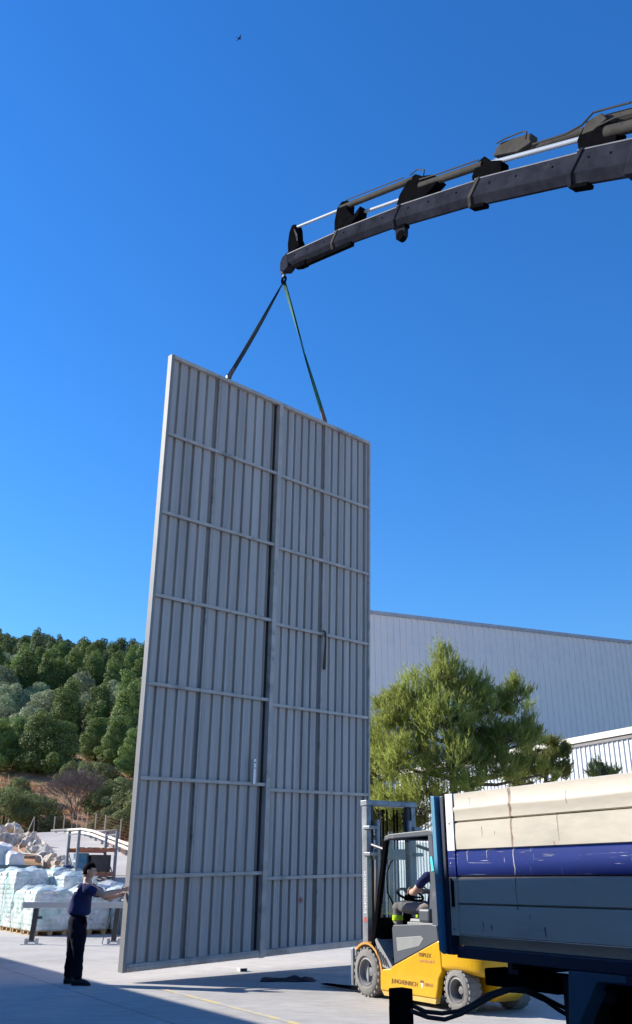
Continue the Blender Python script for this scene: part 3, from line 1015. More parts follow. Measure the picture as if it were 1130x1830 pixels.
needle_tree('pine_tree', 'shaded pine between the gate panel and the large pine', (1.6, 26.2, 0), tuple(at(668, 1360, 26.1)), t2, 5200, 2, needle2)
t3 = [lobe(995, 1345, 25, .24, .34), lobe(1016, 1352, 25, .22, .18), lobe(968, 1372, 24.8, .45, .28), lobe(1002, 1385, 24.8, .34, .24), lobe(950, 1345, 25, .26, .14), lobe(985, 1330, 25, .14, .25), lobe(940, 1400, 24.7, .5, .2)]
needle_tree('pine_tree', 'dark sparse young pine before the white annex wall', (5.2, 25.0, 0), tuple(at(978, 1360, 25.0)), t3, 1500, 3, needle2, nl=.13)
t4 = [lobe(1076, 1372, 23.5, .13, .2), lobe(1062, 1385, 23.5, .16, .13), lobe(1092, 1385, 23.5, .16, .13), lobe(1078, 1400, 23.5, .3, .2)]
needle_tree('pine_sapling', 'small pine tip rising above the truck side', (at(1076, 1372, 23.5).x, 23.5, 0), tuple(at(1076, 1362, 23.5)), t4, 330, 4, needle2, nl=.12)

# ------------------------------------------------------------------ the hanging gate panel
PWD, PHT = 5.98, 11.13
gate = thing('gate_panel', 'huge grey ribbed steel gate panel hanging from the crane', 'gate', (-3.155, 16.25, .142))
gate.rotation_euler = (Matrix.Rotation(.7907, 3, 'Z') @ Matrix.Rotation(-.027, 3, 'Y') @ Matrix.Rotation(.0559, 3, 'X')).to_euler()


def gate_sheet(x0, x1, nrib):
    w = x1 - x0; p = w / nrib
    prof = []
    for k in range(nrib):
        x = x0 + k * p
        g_ = .072
        prof += [(x, .0), (x + (p - g_) * .33, .0), (x + (p - g_) * .36, .004), (x + (p - g_) * .40, 0), (x + (p - g_) * .63, 0), (x + (p - g_) * .66, .004), (x + (p - g_) * .70, 0),
                 (x + p - g_, .0), (x + p - g_ + .010, .056), (x + p - .006, .056)]
    prof.append((x1, 0))
    b = MB(); n = len(prof)
    z0, z1 = .10, PHT - .05
    b.v = [(x, y, z0) for x, y in prof] + [(x, y, z1) for x, y in prof]
    b.f = [(i, i + 1, n + i + 1, n + i) for i in range(n - 1)]
    b.mi = [0] * len(b.f)
    # back skin so that the panel is closed
    b.add([(x0, .060, z0), (x1, .060, z0), (x1, .060, z1), (x0, .060, z1)], [(0, 1, 2, 3)])
    me = bpy.data.meshes.new('cladding_sheet'); me.from_pydata(b.v, [], b.f); me.materials.append(MT['galv'])
    return put('cladding_sheet', me, gate)


for x0, x1, nr in ((.07, 1.25, 5), (1.35, 2.86, 6), (3.10, 4.42, 6), (4.52, 5.86, 6)):
    gate_sheet(x0, x1, nr)
# perimeter frame and middle posts (proud of the sheets by about 8 cm, towards -y)
MB().box(.01, .07, -.07, .062, 0, PHT).build('side_frame', MT['galvedge'], gate, bev=.004)
MB().box(PWD - .05, PWD, -.07, .062, 0, PHT).build('side_frame', MT['galvrail'], gate, bev=.004)
MB().box(PWD - .12, PWD - .052, -.02, .062, .1, PHT - .07).build('side_web', MT['galv'], gate)
MB().box(.072, PWD - .052, -.075, .062, PHT - .075, PHT).build('top_rail', MT['galvrail'], gate, bev=.004)
MB().box(.072, 2.935, -.078, .062, 0, .115).build('bottom_rail', MT['galvrail'], gate, bev=.006)
MB().box(3.062, PWD - .052, -.078, .062, 0, .115).build('bottom_rail', MT['galvrail'], gate, bev=.006)
MB().box(.075, 2.93, -.095, -.08, .03, .075).build('bottom_lip', MT['galvrail'], gate)
MB().box(2.955, 3.06, -.085, .062, -.01, PHT - .077).build('middle_post', MT['galvrail'], gate, bev=.004)
MB().box(2.862, 2.953, .03, .062, .116, PHT - .077).build('middle_channel', MT['channel'], gate)
for x in (1.30, 4.47):
    MB().box(x - .016, x + .018, -.03, .05, .116, PHT - .077).build('seam_post', MT['galvrail'], gate)
    MB().box(x - .05, x - .018, .045, .058, .116, PHT - .077).build('seam_gap', MT['channel'], gate)
    MB().box(x + .02, x + .05, .045, .058, .116, PHT - .077).build('seam_gap', MT['channel'], gate)
for i, z in enumerate((9.435, 7.832, 6.225, 4.62, 3.01, 1.43)):
    zr = (9.42, 7.80, 6.17, 4.54, 2.92, 1.33)[i]
    MB().box(.072, 2.953, -.062, -.013, z - .03, z + .03).build('cross_rail', MT['galvrail'], gate, bev=.003)
    MB().box(3.062, PWD - .052, -.062, -.013, zr - .03, zr + .03).build('cross_rail', MT['galvrail'], gate, bev=.003)
lb_ = MB(); lb_.box(2.60, 2.66, -.10, -.063, 3.01, 3.47)
latch = lb_.build('latch_bar', M('bright_latch', (.66, .68, .70), .4, .4), gate, bev=.004)
MB().tube([(2.63, -.102, 3.40), (2.63, -.108, 3.40)], .014, 10).build('hole', MT['black'], latch)
MB().tube([(2.63, -.102, 3.30), (2.63, -.108, 3.30)], .010, 10).build('hole', MT['black'], latch)
cp = [(4.44, -.07, 6.24), (4.50, -.085, 6.22), (4.52, -.08, 6.05), (4.52, -.07, 5.75), (4.515, -.06, 5.42)]
MB().tube(cp, [.02, .022, .02, .028, .034], 7).build('rope', MT['chain'], gate, smooth=True)
MB().tube([(4.53, -.065, 6.2), (4.545, -.07, 5.9), (4.53, -.055, 5.5)], .014, 6).build('rope', MT['chain'], gate, smooth=True)
# lifting lugs and thin flashing ends on the top edge
for x in (1.52, 4.45):
    MB().box(x - .05, x + .05, -.02, .02, PHT, PHT + .10).build('lifting_lug', MT['steel'], gate)
for x in (1.0, 4.75):
    MB().prism([(x - .1, PHT), (x + .28, PHT), (x + .2, PHT + .035), (x, PHT + .05)], .0, .01).build('flashing', MT['galvedge'], gate)
rs = M('soft_red', (.50, .06, .05), .8, 0, .2, 10)
# soft red spot, fading into the sheet colour
nt = rs.node_tree
tcn = nt.nodes['Texture Coordinate']
gr = nt.nodes.new('ShaderNodeTexGradient'); gr.gradient_type = 'SPHERICAL'
mpn = nt.nodes.new('ShaderNodeMapping'); mpn.inputs['Scale'].default_value = (13, 13, 13)
nt.links.new(tcn.outputs['Object'], mpn.inputs['Vector']); nt.links.new(mpn.outputs[0], gr.inputs['Vector'])
trn = nt.nodes.new('ShaderNodeBsdfTransparent'); msn = nt.nodes.new('ShaderNodeMixShader')
mrn = nt.nodes.new('ShaderNodeMath'); mrn.operation = 'MULTIPLY'; mrn.inputs[1].default_value = .75
nt.links.new(gr.outputs['Fac'], mrn.inputs[0])
nt.links.new(mrn.outputs[0], msn.inputs[0]); nt.links.new(trn.outputs[0], msn.inputs[1]); nt.links.new(nt.nodes['Principled BSDF'].outputs[0], msn.inputs[2])
nt.links.new(msn.outputs[0], nt.nodes['Material Output'].inputs['Surface'])
MB().add([(-.08, 0, -.08), (.08, 0, -.08), (.08, 0, .08), (-.08, 0, .08)], [(0, 1, 2, 3)]).build('red_spot', rs, gate, loc=(4.035, -.004, .91))
bpy.context.view_layer.update()
GW = gate.matrix_world.copy()

# ------------------------------------------------------------------ crane
T0 = Vector((-.6561, 17.8)); CD = Vector((.6168, -.7871)).normalized()
SC_ = 19.6                                           # where the column stands along the boom plane
cb = T0 + CD * SC_
crane = thing('loader_crane', 'dark telescopic loader crane boom reaching over the gate panel', 'crane', (cb.x, cb.y, 0), math.atan2(CD.y, CD.x))


def K(s, z, y=0): return Vector((s - SC_, y, z))


J = [(0.05, 15.17), (1.81, 14.66), (3.80, 13.98), (5.85, 13.16), (7.98, 12.17), (9.4, 11.44), (12.6, 9.75)]
hts = [.33, .375, .42, .47, .54, .54]
for i in range(6):
    h = hts[i]; w = h * .62
    a = K(*J[i]); b = K(*J[i + 1])
    if i > 0: a = a - (b - a).normalized() * .0
    ext = (b - a).normalized() * (.5 if i < 5 else 0)
    hexa = [(-w * .10, -h / 2), (w * .10, -h / 2), (w / 2, -h * .22), (w / 2, h * .46), (w * .44, h / 2), (-w * .44, h / 2), (-w / 2, h * .46), (-w / 2, -h * .22)]
    if i == 5: continue
    o = MB().beam(a, b + ext * (0 if i == 4 else 1), 0, 0, sec=hexa).build('boom_section', MT['cranepaint'], crane, bev=.012)
    for sy in (-1, 1): MB().beam(a + Vector((-(b - a).normalized().z, 0, (b - a).normalized().x)) * (h * .485) + Vector((0, sy * w * .47, 0)), b + Vector((-(b - a).normalized().z, 0, (b - a).normalized().x)) * (h * .485) + Vector((0, sy * w * .47, 0)), .03, .022).build('pale_edge', MT['paleedge'], o)  # thin lighter strips along the section's two top edges
    # pin holes on the side
    d = (b - a).normalized(); up = Vector((-d.z, 0, d.x))
    for u in (.18, .45, .8):
        c = a.lerp(b, u) + up * h * .18
        sy = -1
        MB().tube([c + Vector((0, -w / 2 - .004, 0)), c + Vector((0, -w / 2 + .01, 0))], .022, 8).build('pin_hole', MT['black'], o)
        MB().tube([c + Vector((0, w / 2 + .004, 0)), c + Vector((0, w / 2 - .01, 0))], .022, 8).build('pin_hole', MT['black'], o)
    # collar at the mouth of the section
    if i > 0:
        h2, w2 = h * 1.10, w * 1.14
        hx = [(-w2 * .12, -h2 / 2), (w2 * .12, -h2 / 2), (w2 / 2, -h2 * .22), (w2 / 2, h2 * .46), (w2 * .44, h2 / 2), (-w2 * .44, h2 / 2), (-w2 / 2, h2 * .46), (-w2 / 2, -h2 * .22)]
        sl = d * .16 * -1
        b0_ = [a + d * -.02, a + d * .06]
        cm = MB(); nn2 = len(hx)
        vs = []
        for q in b0_:
            for s_, t_ in hx: vs.append(q + Vector((0, -s_, 0)) + up * t_ + d * (t_ / h2) * .16)
        fs = [tuple(range(nn2)), tuple(range(2 * nn2 - 1, nn2 - 1, -1))] + [(k, nn2 + k, nn2 + (k + 1) % nn2, (k + 1) % nn2) for k in range(nn2)]
        cm.add(vs, fs); cm.build('collar', MT['cranegrey'] if i % 2 else MT['cranepaint'], crane, bev=.008)
        if i in (2, 3, 4):
            MB().beam(a + up * -h * .56 + d * -.02, a + up * -h * .56 + d * .34, w * .5, .07).build('wear_pad_holder', MT['black'], crane, bev=.01)
# wear pad and pulley bracket under the third mouth
q = K(3.86, 13.53)
MB().lathe([(0, -.06), (.11, -.06), (.11, .06), (0, .06)], 16, M=Matrix.Translation(q + Vector((0, 0, -.04))) @ Matrix.Rotation(math.pi / 2, 4, 'X')).build('pulley', MT['black'], crane)
MB().prism([(3.72 - SC_, 13.75), (4.0 - SC_, 13.65), (3.98 - SC_, 13.42), (3.74 - SC_, 13.46)], -.05, .05).build('pulley_bracket', MT['cranepaint'], crane)


def plate(name, pts, w=.22, mat='black'):
    return MB().prism([(s - SC_, z) for s, z in pts], -w / 2, w / 2).build(name, MT[mat], crane, bev=.012)


plate('cylinder_bracket', [(.12, 15.30), (.10, 15.62), (.16, 15.92), (.26, 16.06), (.38, 16.02), (.42, 15.86), (.44, 15.60), (.58, 15.28)])
plate('cylinder_bracket', [(1.86, 14.86), (1.86, 15.10), (1.95, 15.40), (2.12, 15.50), (2.32, 15.40), (2.30, 15.16), (2.5, 14.86), (2.74, 14.96), (2.70, 14.78), (2.3, 14.64)])
plate('cylinder_bracket', [(3.82, 14.18), (3.95, 14.42), (4.22, 14.62), (4.42, 14.62), (4.60, 14.44), (4.9, 14.26), (5.04, 14.02), (4.7, 13.92), (4.4, 13.88)])
plate('cylinder_bracket', [(5.86, 13.30), (5.85, 13.52), (5.98, 13.74), (6.18, 13.76), (6.30, 13.56), (6.54, 13.40), (6.52, 13.16)])
plate('cylinder_bracket', [(8.08, 12.36), (8.08, 12.66), (8.22, 12.82), (8.46, 12.80), (8.70, 12.56), (8.82, 12.30), (8.70, 12.08)])
plate('cylinder_cap', [(6.36, 13.64), (6.46, 13.76), (6.56, 13.80), (7.12, 13.56), (7.22, 13.50), (7.18, 13.32), (6.9, 13.34)], .18, 'cranegrey')
plate('cylinder_cap', [(8.18, 12.70), (8.30, 12.88), (8.58, 12.84), (8.66, 12.66), (8.4, 12.62)], .24, 'cranegrey')


def tubeK(name, a, b, r, mat, y=0.0):
    return MB().tube([K(a[0], a[1], y), K(b[0], b[1], y)], r, 14).build(name, MT[mat], crane, smooth=True)


tubeK('cylinder_rod', (.34, 15.97), (2.1, 15.35), .034, 'chrome', -.05)
tubeK('cylinder_barrel', (2.05, 15.40), (4.33, 14.58), .066, 'cranegrey', -.05)
tubeK('cylinder_rod', (2.66, 14.92), (4.1, 14.37), .036, 'chrome', .05)
tubeK('cylinder_rod', (4.70, 14.27), (6.6, 13.56), .036, 'chrome', .07)
tubeK('cylinder_barrel', (4.50, 14.28), (6.10, 13.64), .074, 'cranegrey', -.06)
tubeK('cylinder_rod', (6.2, 13.58), (8.3, 12.60), .046, 'chrome', -.06)
tubeK('cylinder_barrel', (7.0, 13.38), (8.75, 12.66), .080, 'cranegrey', .07)
tubeK('cylinder_barrel', (8.5, 12.84), (11.2, 11.5), .10, 'cranegrey', .07)
tubeK('cylinder_barrel', (8.6, 12.44), (11.2, 11.15), .10, 'cranegrey', -.08)
# hydraulic pipes and hoses along the cylinders
for pts_, r_ in (([(4.55, 14.37), (5.0, 14.17), (5.6, 13.93), (6.05, 13.75)], .014), ([(6.5, 13.80), (6.7, 13.76), (7.08, 13.62), (7.16, 13.55), (7.12, 13.42)], .014),
                 ([(7.25, 13.20), (7.9, 12.92), (8.22, 12.86), (8.45, 12.94), (8.7, 12.82), (9.1, 12.62)], .018), ([(.40, 15.84), (.46, 15.66), (.52, 15.42), (.50, 15.62), (.42, 15.80)], .014),
                 ([(4.3, 14.66), (4.5, 14.66), (4.7, 14.50), (4.66, 14.36)], .014), ([(8.5, 12.62), (8.8, 12.55), (9.3, 12.30)], .018), ([(2.3, 15.40), (2.8, 15.22), (4.1, 14.74)], .012)):
    MB().tube([K(s, z, -.13) for s, z in pts_], r_, 6).build('hydraulic_hose', MT['rubber'], crane, smooth=True)
# head with hook
plate('boom_head', [(-.20, 15.24), (-.12, 15.36), (.12, 15.38), (.12, 14.96), (-.02, 14.92), (-.20, 15.02)], .22, 'cranepaint')
plate('head_tool', [(.3, 14.92), (.75, 14.80), (.72, 14.66), (.50, 14.72), (.30, 14.82)], .14, 'black')
MB().beam(K(.72, 14.72), K(2.35, 14.26), .10, .10).build('under_runner', MT['black'], crane, bev=.01)
MB().tube([K(.78, 14.74, -.04), K(1.1, 14.66, -.04), K(1.12, 14.60, -.04), K(.80, 14.62, -.04)], .013, 6).build('handle_loop', MT['black'], crane)
hk = plate('hook_shackle', [(-.24, 15.22), (-.14, 15.30), (-.12, 15.02), (-.16, 14.94), (-.26, 14.98)], .10, 'cranegrey')
MB().tube([K(-.18, 15.0, 0), K(-.18, 14.86, 0)], .03, 8).build('swivel', MT['steel'], hk)
hkp = [K(-.18 + .075 * math.sin(t_), 14.79 + .085 * math.cos(t_), 0) for t_ in [k * 2 * math.pi / 16 for k in range(17)]]
MB().tube(hkp, .028, 8).build('hook', MT['black'], hk, smooth=True)
# elbow, inner boom and column, beyond the right picture edge
MB().beam(K(9.0, 11.67), K(12.7, 9.72), .46, .74).build('outer_boom_base', MT['cranepaint'], crane, bev=.02)
MB().lathe([(0, -.36), (.42, -.36), (.42, .36), (0, .36)], 20, M=Matrix.Translation(K(12.8, 9.6)) @ Matrix.Rotation(math.pi / 2, 4, 'X')).build('elbow_joint', MT['cranepaint'], crane)
MB().beam(K(12.8, 9.6), K(19.4, 4.2), .5, .8).build('inner_boom', MT['cranepaint'], crane, bev=.02)
MB().tube([K(14, 8.2), K(19.5, 2.4)], .16, 12).build('lift_cylinder', MT['cranegrey'], crane)
MB().box(-.45, .45, -.45, .45, .6, 4.5).build('column', MT['cranepaint'], crane, bev=.03)
MB().box(-1.0, 1.0, -1.1, 1.1, .0, .6).build('pedestal', MT['black'], crane, bev=.02)
bpy.context.view_layer.update()
hook_w = crane.matrix_world @ K(-.18, 14.735, 0)


# ------------------------------------------------------------------ slings
def sling(name, label, x, mat, mat2, tw):
    top = hook_w.copy()
    low = GW @ Vector((x, 0, PHT + .07))
    o = thing(name, label, 'sling', tuple(low))
    d = (top - low); L = d.length; dn = d.normalized()
    side = dn.cross(Vector((0, 1, 0))).normalized(); oth = dn.cross(side)
    b = MB(); N = 26
    for layer in (0, 1):
        vs, fs = [], []
        for k in range(N + 1):
            u = k / N
            ang = tw * u + layer * .25
            wv = (side * math.cos(ang) + oth * math.sin(ang))
            nv = dn.cross(wv)
            w = .045
            p = dn * L * u + nv * (.012 * (1 if layer else -1)) + Vector((0, 0, -.10 * math.sin(math.pi * u) * .4))
            for s_, t_ in ((-w, -.004), (w, -.004), (w, .004), (-w, .004)): vs.append(p + wv * s_ + nv * t_)
        for k in range(N):
            for q in range(4): fs.append((k * 4 + q, k * 4 + (q + 1) % 4, k * 4 + 4 + (q + 1) % 4, k * 4 + 4 + q))
        b.add(vs, fs)
    b.build('webbing', mat, o, smooth=True)
    MB().tube([Vector((0, 0, -.05)), dn * .32], [.055, .035], 8).build('eye_sleeve', mat2, o)
    return o


brown = M('worn_sleeve', (.14, .09, .08), .85, 0, .3, 12)
sling('lifting_sling', 'dark worn webbing sling to the left lug of the gate panel', 1.52, MT['slingdark'], brown, 1.8)
sling('lifting_sling', 'green webbing sling to the right lug of the gate panel', 4.45, MT['sling'], brown, 2.4)

# ------------------------------------------------------------------ bird
p = at(428, 69, 55)
bird = thing('bird', 'small dark bird high in the blue sky', 'bird', tuple(p), .6)
bmat = M('bird_dark', (.02, .02, .025), .8)
MB().tube([(-.20, 0, 0), (-.10, 0, .01), (.02, 0, .02), (.12, 0, .02), (.19, 0, .01)], [.012, .035, .045, .035, .008], 8).build('body', bmat, bird, smooth=True)
for s_ in (-1, 1):
    MB().add([(.08, .02 * s_, .03), (-.06, .02 * s_, .03), (-.04, .20 * s_, .07 * (1 if s_ > 0 else 1.6)), (-.16, .38 * s_, -.03 if s_ > 0 else .12), (.03, .22 * s_, .075), (.0, .12 * s_, .06), (-.02, .12 * s_, .045)],
             [(0, 1, 2, 4), (4, 2, 3), (0, 1, 6, 5)]).build('wing', bmat, bird)
MB().add([(-.18, -.01, 0), (-.18, .01, 0), (-.30, .05, 0), (-.26, 0, 0), (-.30, -.05, 0)], [(0, 1, 2, 3, 4)]).build('tail', bmat, bird)

# ------------------------------------------------------------------ the standing man
skinm = M('skin', (.50, .29, .20), .55, 0, .08, 8, spec=.35)
navy = M('navy_shirt', (.022, .028, .085), .9, 0, .2, 9, bump=.5, bscale=9, spec=.1)
trous = M('dark_trousers', (.006, .007, .015), .9, 0, .2, 8, bump=.5, bscale=8, spec=.08)
shoem = M('black_shoe', (.008, .008, .009), .5, 0, .2, 8)
hairm = M('dark_hair', (.008, .006, .005), .9, 0, .3, 30, bump=.6, bscale=60, spec=.05)


def head(parent, c, yaw, pitch, s=1.0, cap=None):
    """head looking along local +x, turned by yaw; centre c"""
    bm = bmesh.new()
    bmesh.ops.create_uvsphere(bm, u_segments=28, v_segments=22, radius=1)
    for v in bm.verts:
        x, y, z = v.co
        X, Y, Z = x * .098, y * .077, z * .118
        if z < -.1: X += -.012 * z * (x if x < 0 else 0) * 4; Y *= 1 + .28 * z; X *= 1 + .12 * z
        if z < -.35 and x < 0: X *= .8
        if x > .55 and abs(y) < .28 and -.35 < z < .12:      # nose
            k = (1 - abs(y) / .28) * (1 - abs(z + .15) / .3)
            X += .028 * max(0, k)
        if x > .5 and .1 < abs(y) < .52 and .0 < z < .25:      # eye sockets
            X -= .009
        if x > .6 and abs(y) < .35 and -.62 < z < -.5: X += .006     # lips
        if x > .6 and abs(y) < .3 and z < -.72: X += .010             # chin
        v.co = (X, Y, Z)
    me = bpy.data.meshes.new('head'); bm.to_mesh(me); bm.free()
    me.polygons.foreach_set('use_smooth', [True] * len(me.polygons)); me.materials.append(skinm)
    h = put('head', me, parent, loc=c, rot=(0, pitch, yaw), scale=(s, s, s))
    for sd in (-1, 1):
        MB().lathe([(0, -.008), (.022, -.008), (.026, 0), (.022, .010), (.012, .006), (0, .004)], 12, M=Matrix.Translation((-.008, sd * .078, -.004)) @ Matrix.Rotation(sd * -1.35, 4, 'X') @ Matrix.Diagonal((.8, 1.25, 1, 1))).build('ear', skinm, h, smooth=True)
        MB().lathe([(0, -.008), (.008, -.006), (.011, 0), (.008, .006), (0, .008)], 10, M=Matrix.Translation((.083, sd * .030, .018))).build('eye', MT['black'], h, smooth=True)
    bm = bmesh.new()
    bmesh.ops.create_uvsphere(bm, u_segments=28, v_segments=22, radius=1)
    dele = []
    for v in bm.verts:
        x, y, z = v.co
        line = .38 if x > .35 else (.10 if x > -.15 else -.42)
        if z < line: dele.append(v)
        k = 1.025 + .03 * noise.noise(Vector((x, y, z)) * 5)
        v.co = (x * .098 * k - .002, y * .077 * k, z * .118 * k + (.012 if x > .2 and z > .5 else 0))
    bmesh.ops.delete(bm, geom=dele, context='VERTS')
    me = bpy.data.meshes.new('hair'); bm.to_mesh(me); bm.free()
    me.polygons.foreach_set('use_smooth', [True] * len(me.polygons)); me.materials.append(hairm)
    ho = put('hair', me, h)
    so = ho.modifiers.new('thick', 'SOLIDIFY'); so.thickness = .004; so.offset = -1
    return h


def arm_with_hand(V, E, start, elbow, wrist, palm, fdir, thumb_dir, curl, s=1.0):
    """append an arm chain with palm and five fingers; returns nothing"""
    i0 = len(V)
    sh, el, wr = Vector(start), Vector(elbow), Vector(wrist)
    V += [(sh, .062), (sh.lerp(el, .5), .060), (el, .052), (el.lerp(wr, .35), .052), (wr, .034)]
    E += [(i0, i0 + 1), (i0 + 1, i0 + 2), (i0 + 2, i0 + 3), (i0 + 3, i0 + 4)]
    pm_ = Vector(palm)
    V.append((pm_, (.038, .020))); pi_ = len(V) - 1
    E.append((i0 + 4, pi_))
    f = Vector(fdir).normalized(); t_ = Vector(thumb_dir).normalized(); c_ = Vector(curl).normalized()
    for k, ln in enumerate((.070, .078, .072, .056)):
        base = pm_ + f * .035 + t_ * (.030 - .020 * k)
        a = base + f * ln * .5 + c_ * ln * .12; b = a + (f * .6 + c_ * .8).normalized() * ln * .45
        n_ = len(V)
        V += [(base, .0105), (a, .0095), (b, .0075)]
        E += [(pi_, n_), (n_, n_ + 1), (n_ + 1, n_ + 2)]
    b0 = wr.lerp(pm_, .55) + t_ * .030
    b1 = b0 + (t_ * .8 + f * .6).normalized() * .035; b2 = b1 + (f * .8 + c_ * .5 + t_ * .2).normalized() * .032
    n_ = len(V)
    V += [(b0, .013), (b1, .011), (b2, .009)]
    E += [(pi_, n_), (n_, n_ + 1), (n_ + 1, n_ + 2)]
    return i0


def shoe(parent, heel, toe, mat):
    h, t_ = Vector(heel), Vector(toe); d = (t_ - h); L = d.length; d.normalize()
    sd = Vector((-d.y, d.x, 0))
    b = MB()
    rings = [(0, .040, .09), (.05, .046, .11), (.35, .048, .12), (.55, .052, .095), (.78, .054, .075), (.95, .038, .045), (1.0, .02, .03)]
    vs, fs = [], []
    n_ = 10
    for u, w, hh in rings:
        c = h + d * L * u
        for k in range(n_):
            a = 2 * math.pi * k / n_
            z = math.sin(a); vs.append(c + sd * w * math.cos(a) * (1 if z < .3 else .8) + Vector((0, 0, max(0, hh / 2 + z * hh / 2))))
    for i in range(len(rings) - 1):
        for k in range(n_): fs.append((i * n_ + k, i * n_ + (k + 1) % n_, (i + 1) * n_ + (k + 1) % n_, (i + 1) * n_ + k))
    fs += [tuple(range(n_)), tuple(range((len(rings) - 1) * n_, len(rings) * n_))]
    b.add(vs, fs)
    return b.build('shoe', mat, parent, smooth=True)


man = thing('person', 'man in navy T-shirt and dark trousers steadying the gate panel edge', 'person', (-3.78, 15.95, 0))
OX, OY = -3.78, 15.95
def mp(x, y, z): return Vector((x - OX, y, z))      # y is relative to the man's own depth, + is away
# trousers
Vt = [(mp(-3.81, 0, .93), (.215, .20)), (mp(-3.80, 0, 1.04), (.20, .185)),
      (mp(-3.79, -.10, .80), .158), (mp(-3.765, -.115, .64), .142), (mp(-3.735, -.12, .47), .096), (mp(-3.73, -.12, .28), .084), (mp(-3.715, -.12, .07), .080),
      (mp(-3.85, .10, .80), .152), (mp(-3.88, .12, .64), .138), (mp(-3.90, .13, .49), .096), (mp(-3.92, .13, .30), .080), (mp(-3.935, .13, .08), .080)]
Et = [(0, 1), (0, 2), (2, 3), (3, 4), (4, 5), (5, 6), (0, 7), (7, 8), (8, 9), (9, 10), (10, 11)]
folds(skin('trousers', Vt, Et, trous, man, 3), .035, .11)
# shirt
Vs = [(mp(-3.815, 0, .97), (.205, .195)), (mp(-3.81, 0, 1.08), (.205, .195)), (mp(-3.80, 0, 1.24), (.215, .198)), (mp(-3.78, 0, 1.37), (.205, .185)), (mp(-3.745, 0, 1.465), (.105, .10)), (mp(-3.735, 0, 1.505), (.070, .070)),
      (mp(-3.725, -.20, 1.41), .094), (mp(-3.63, -.25, 1.375), .090), (mp(-3.49, -.25, 1.335), .080),
      (mp(-3.70, .20, 1.41), .094), (mp(-3.61, .24, 1.35), .090), (mp(-3.49, .235, 1.285), .078)]
Es = [(0, 1), (1, 2), (2, 3), (3, 4), (4, 5), (3, 6), (6, 7), (7, 8), (3, 9), (9, 10), (10, 11)]
folds(skin('shirt', Vs, Es, navy, man, 3), .03, .10)
# body: neck, arms, hands as one mesh
Vb = [(mp(-3.76, 0, 1.40), .09), (mp(-3.735, 0, 1.50), .075), (mp(-3.72, 0, 1.59), .072)]
Eb = [(0, 1), (1, 2)]
i0 = arm_with_hand(Vb, Eb, mp(-3.62, -.22, 1.39), mp(-3.40, -.20, 1.30), mp(-3.20, .06, 1.36), mp(-3.145, .11, 1.375), (1, .25, .15), (0, -.3, 1), (.15, 1, 0))
Eb.append((0, i0))
i1 = arm_with_hand(Vb, Eb, mp(-3.60, .21, 1.36), mp(-3.42, .17, 1.25), mp(-3.28, .22, 1.265), mp(-3.23, .255, 1.28), (1, -.15, .3), (0, .3, 1), (.2, -.6, .3))
Eb.append((0, i1))
skin('body', Vb, Eb, skinm, man)
head(man, mp(-3.705, 0, 1.655), .18, .10, 1.08)
shoe(man, mp(-3.80, -.12, 0), mp(-3.50, -.15, 0), shoem)
shoe(man, mp(-3.99, .13, 0), mp(-3.70, .14, 0), shoem)
# white print on the back
shirt_o = [c for c in man.children if c.name.startswith('shirt')][0]
bpy.context.view_layer.update()
sh_e = shirt_o.evaluated_get(bpy.context.evaluated_depsgraph_get())
inw = Vector((.62, .78, 0)).normalized(); tng = Vector((inw.y, -inw.x, 0))
pv, pf = [], []
NX, NZ = 9, 5
for iz in range(NZ):
    for ix in range(NX):
        org = mp(-3.845, -.12, 1.375) + tng * ((ix / (NX - 1) - .5) * .13) + Vector((0, 0, (iz / (NZ - 1) - .5) * .055)) - inw * .5
        ok_, hit, nrm_, _ = sh_e.ray_cast(org, inw)
        pv.append((hit if ok_ else org + inw * .42) - inw * .006)
for iz in range(NZ - 1):
    for ix in range(NX - 1): pf.append((iz * NX + ix, iz * NX + ix + 1, (iz + 1) * NX + ix + 1, (iz + 1) * NX + ix))
MB().add(pv, pf).build('shirt_print', M('white_print', (.75, .75, .75), .8), man)
# mobile phone sized pouch on the belt
MB().box(-.02, .02, -.03, .03, -.06, .05).build('belt_pouch', MT['black'], man, loc=mp(-3.68, -.135, .93), bev=.008)

def scratched(name, base, mark, sc1=5.0, thr=.66):
    m_ = M(name, base, .35, 0, .12, 3, coat=.2)
    n_ = m_.node_tree; b_ = n_.nodes['Principled BSDF']; src = b_.inputs['Base Color'].links[0].from_socket
    tc_ = n_.nodes['Texture Coordinate']
    fac = None
    for st, s2, t0 in (((1.3, 1, 55), 3.0, .655), ((30, 1, 2.0), 2.2, .69)):
        mp_ = n_.nodes.new('ShaderNodeMapping'); mp_.inputs['Scale'].default_value = st; mp_.inputs['Rotation'].default_value = (0, .06, 0)
        no_ = n_.nodes.new('ShaderNodeTexNoise'); no_.inputs['Scale'].default_value = s2; no_.inputs['Detail'].default_value = 7; no_.inputs['Distortion'].default_value = .6
        n_.links.new(tc_.outputs['Object'], mp_.inputs[0]); n_.links.new(mp_.outputs[0], no_.inputs['Vector'])
        mr_ = n_.nodes.new('ShaderNodeMapRange'); mr_.inputs['From Min'].default_value = t0; mr_.inputs['From Max'].default_value = t0 + .03
        n_.links.new(no_.outputs['Fac'], mr_.inputs['Value'])
        if fac is None: fac = mr_.outputs[0]
        else:
            mx_ = n_.nodes.new('ShaderNodeMath'); mx_.operation = 'MAXIMUM'
            n_.links.new(fac, mx_.inputs[0]); n_.links.new(mr_.outputs[0], mx_.inputs[1]); fac = mx_.outputs[0]
    mix = n_.nodes.new('ShaderNodeMix'); mix.data_type = 'RGBA'; mix.inputs['B'].default_value = (*mark, 1)
    n_.links.new(fac, mix.inputs['Factor']); n_.links.new(src, mix.inputs['A']); n_.links.new(mix.outputs['Result'], b_.inputs['Base Color'])
    return m_


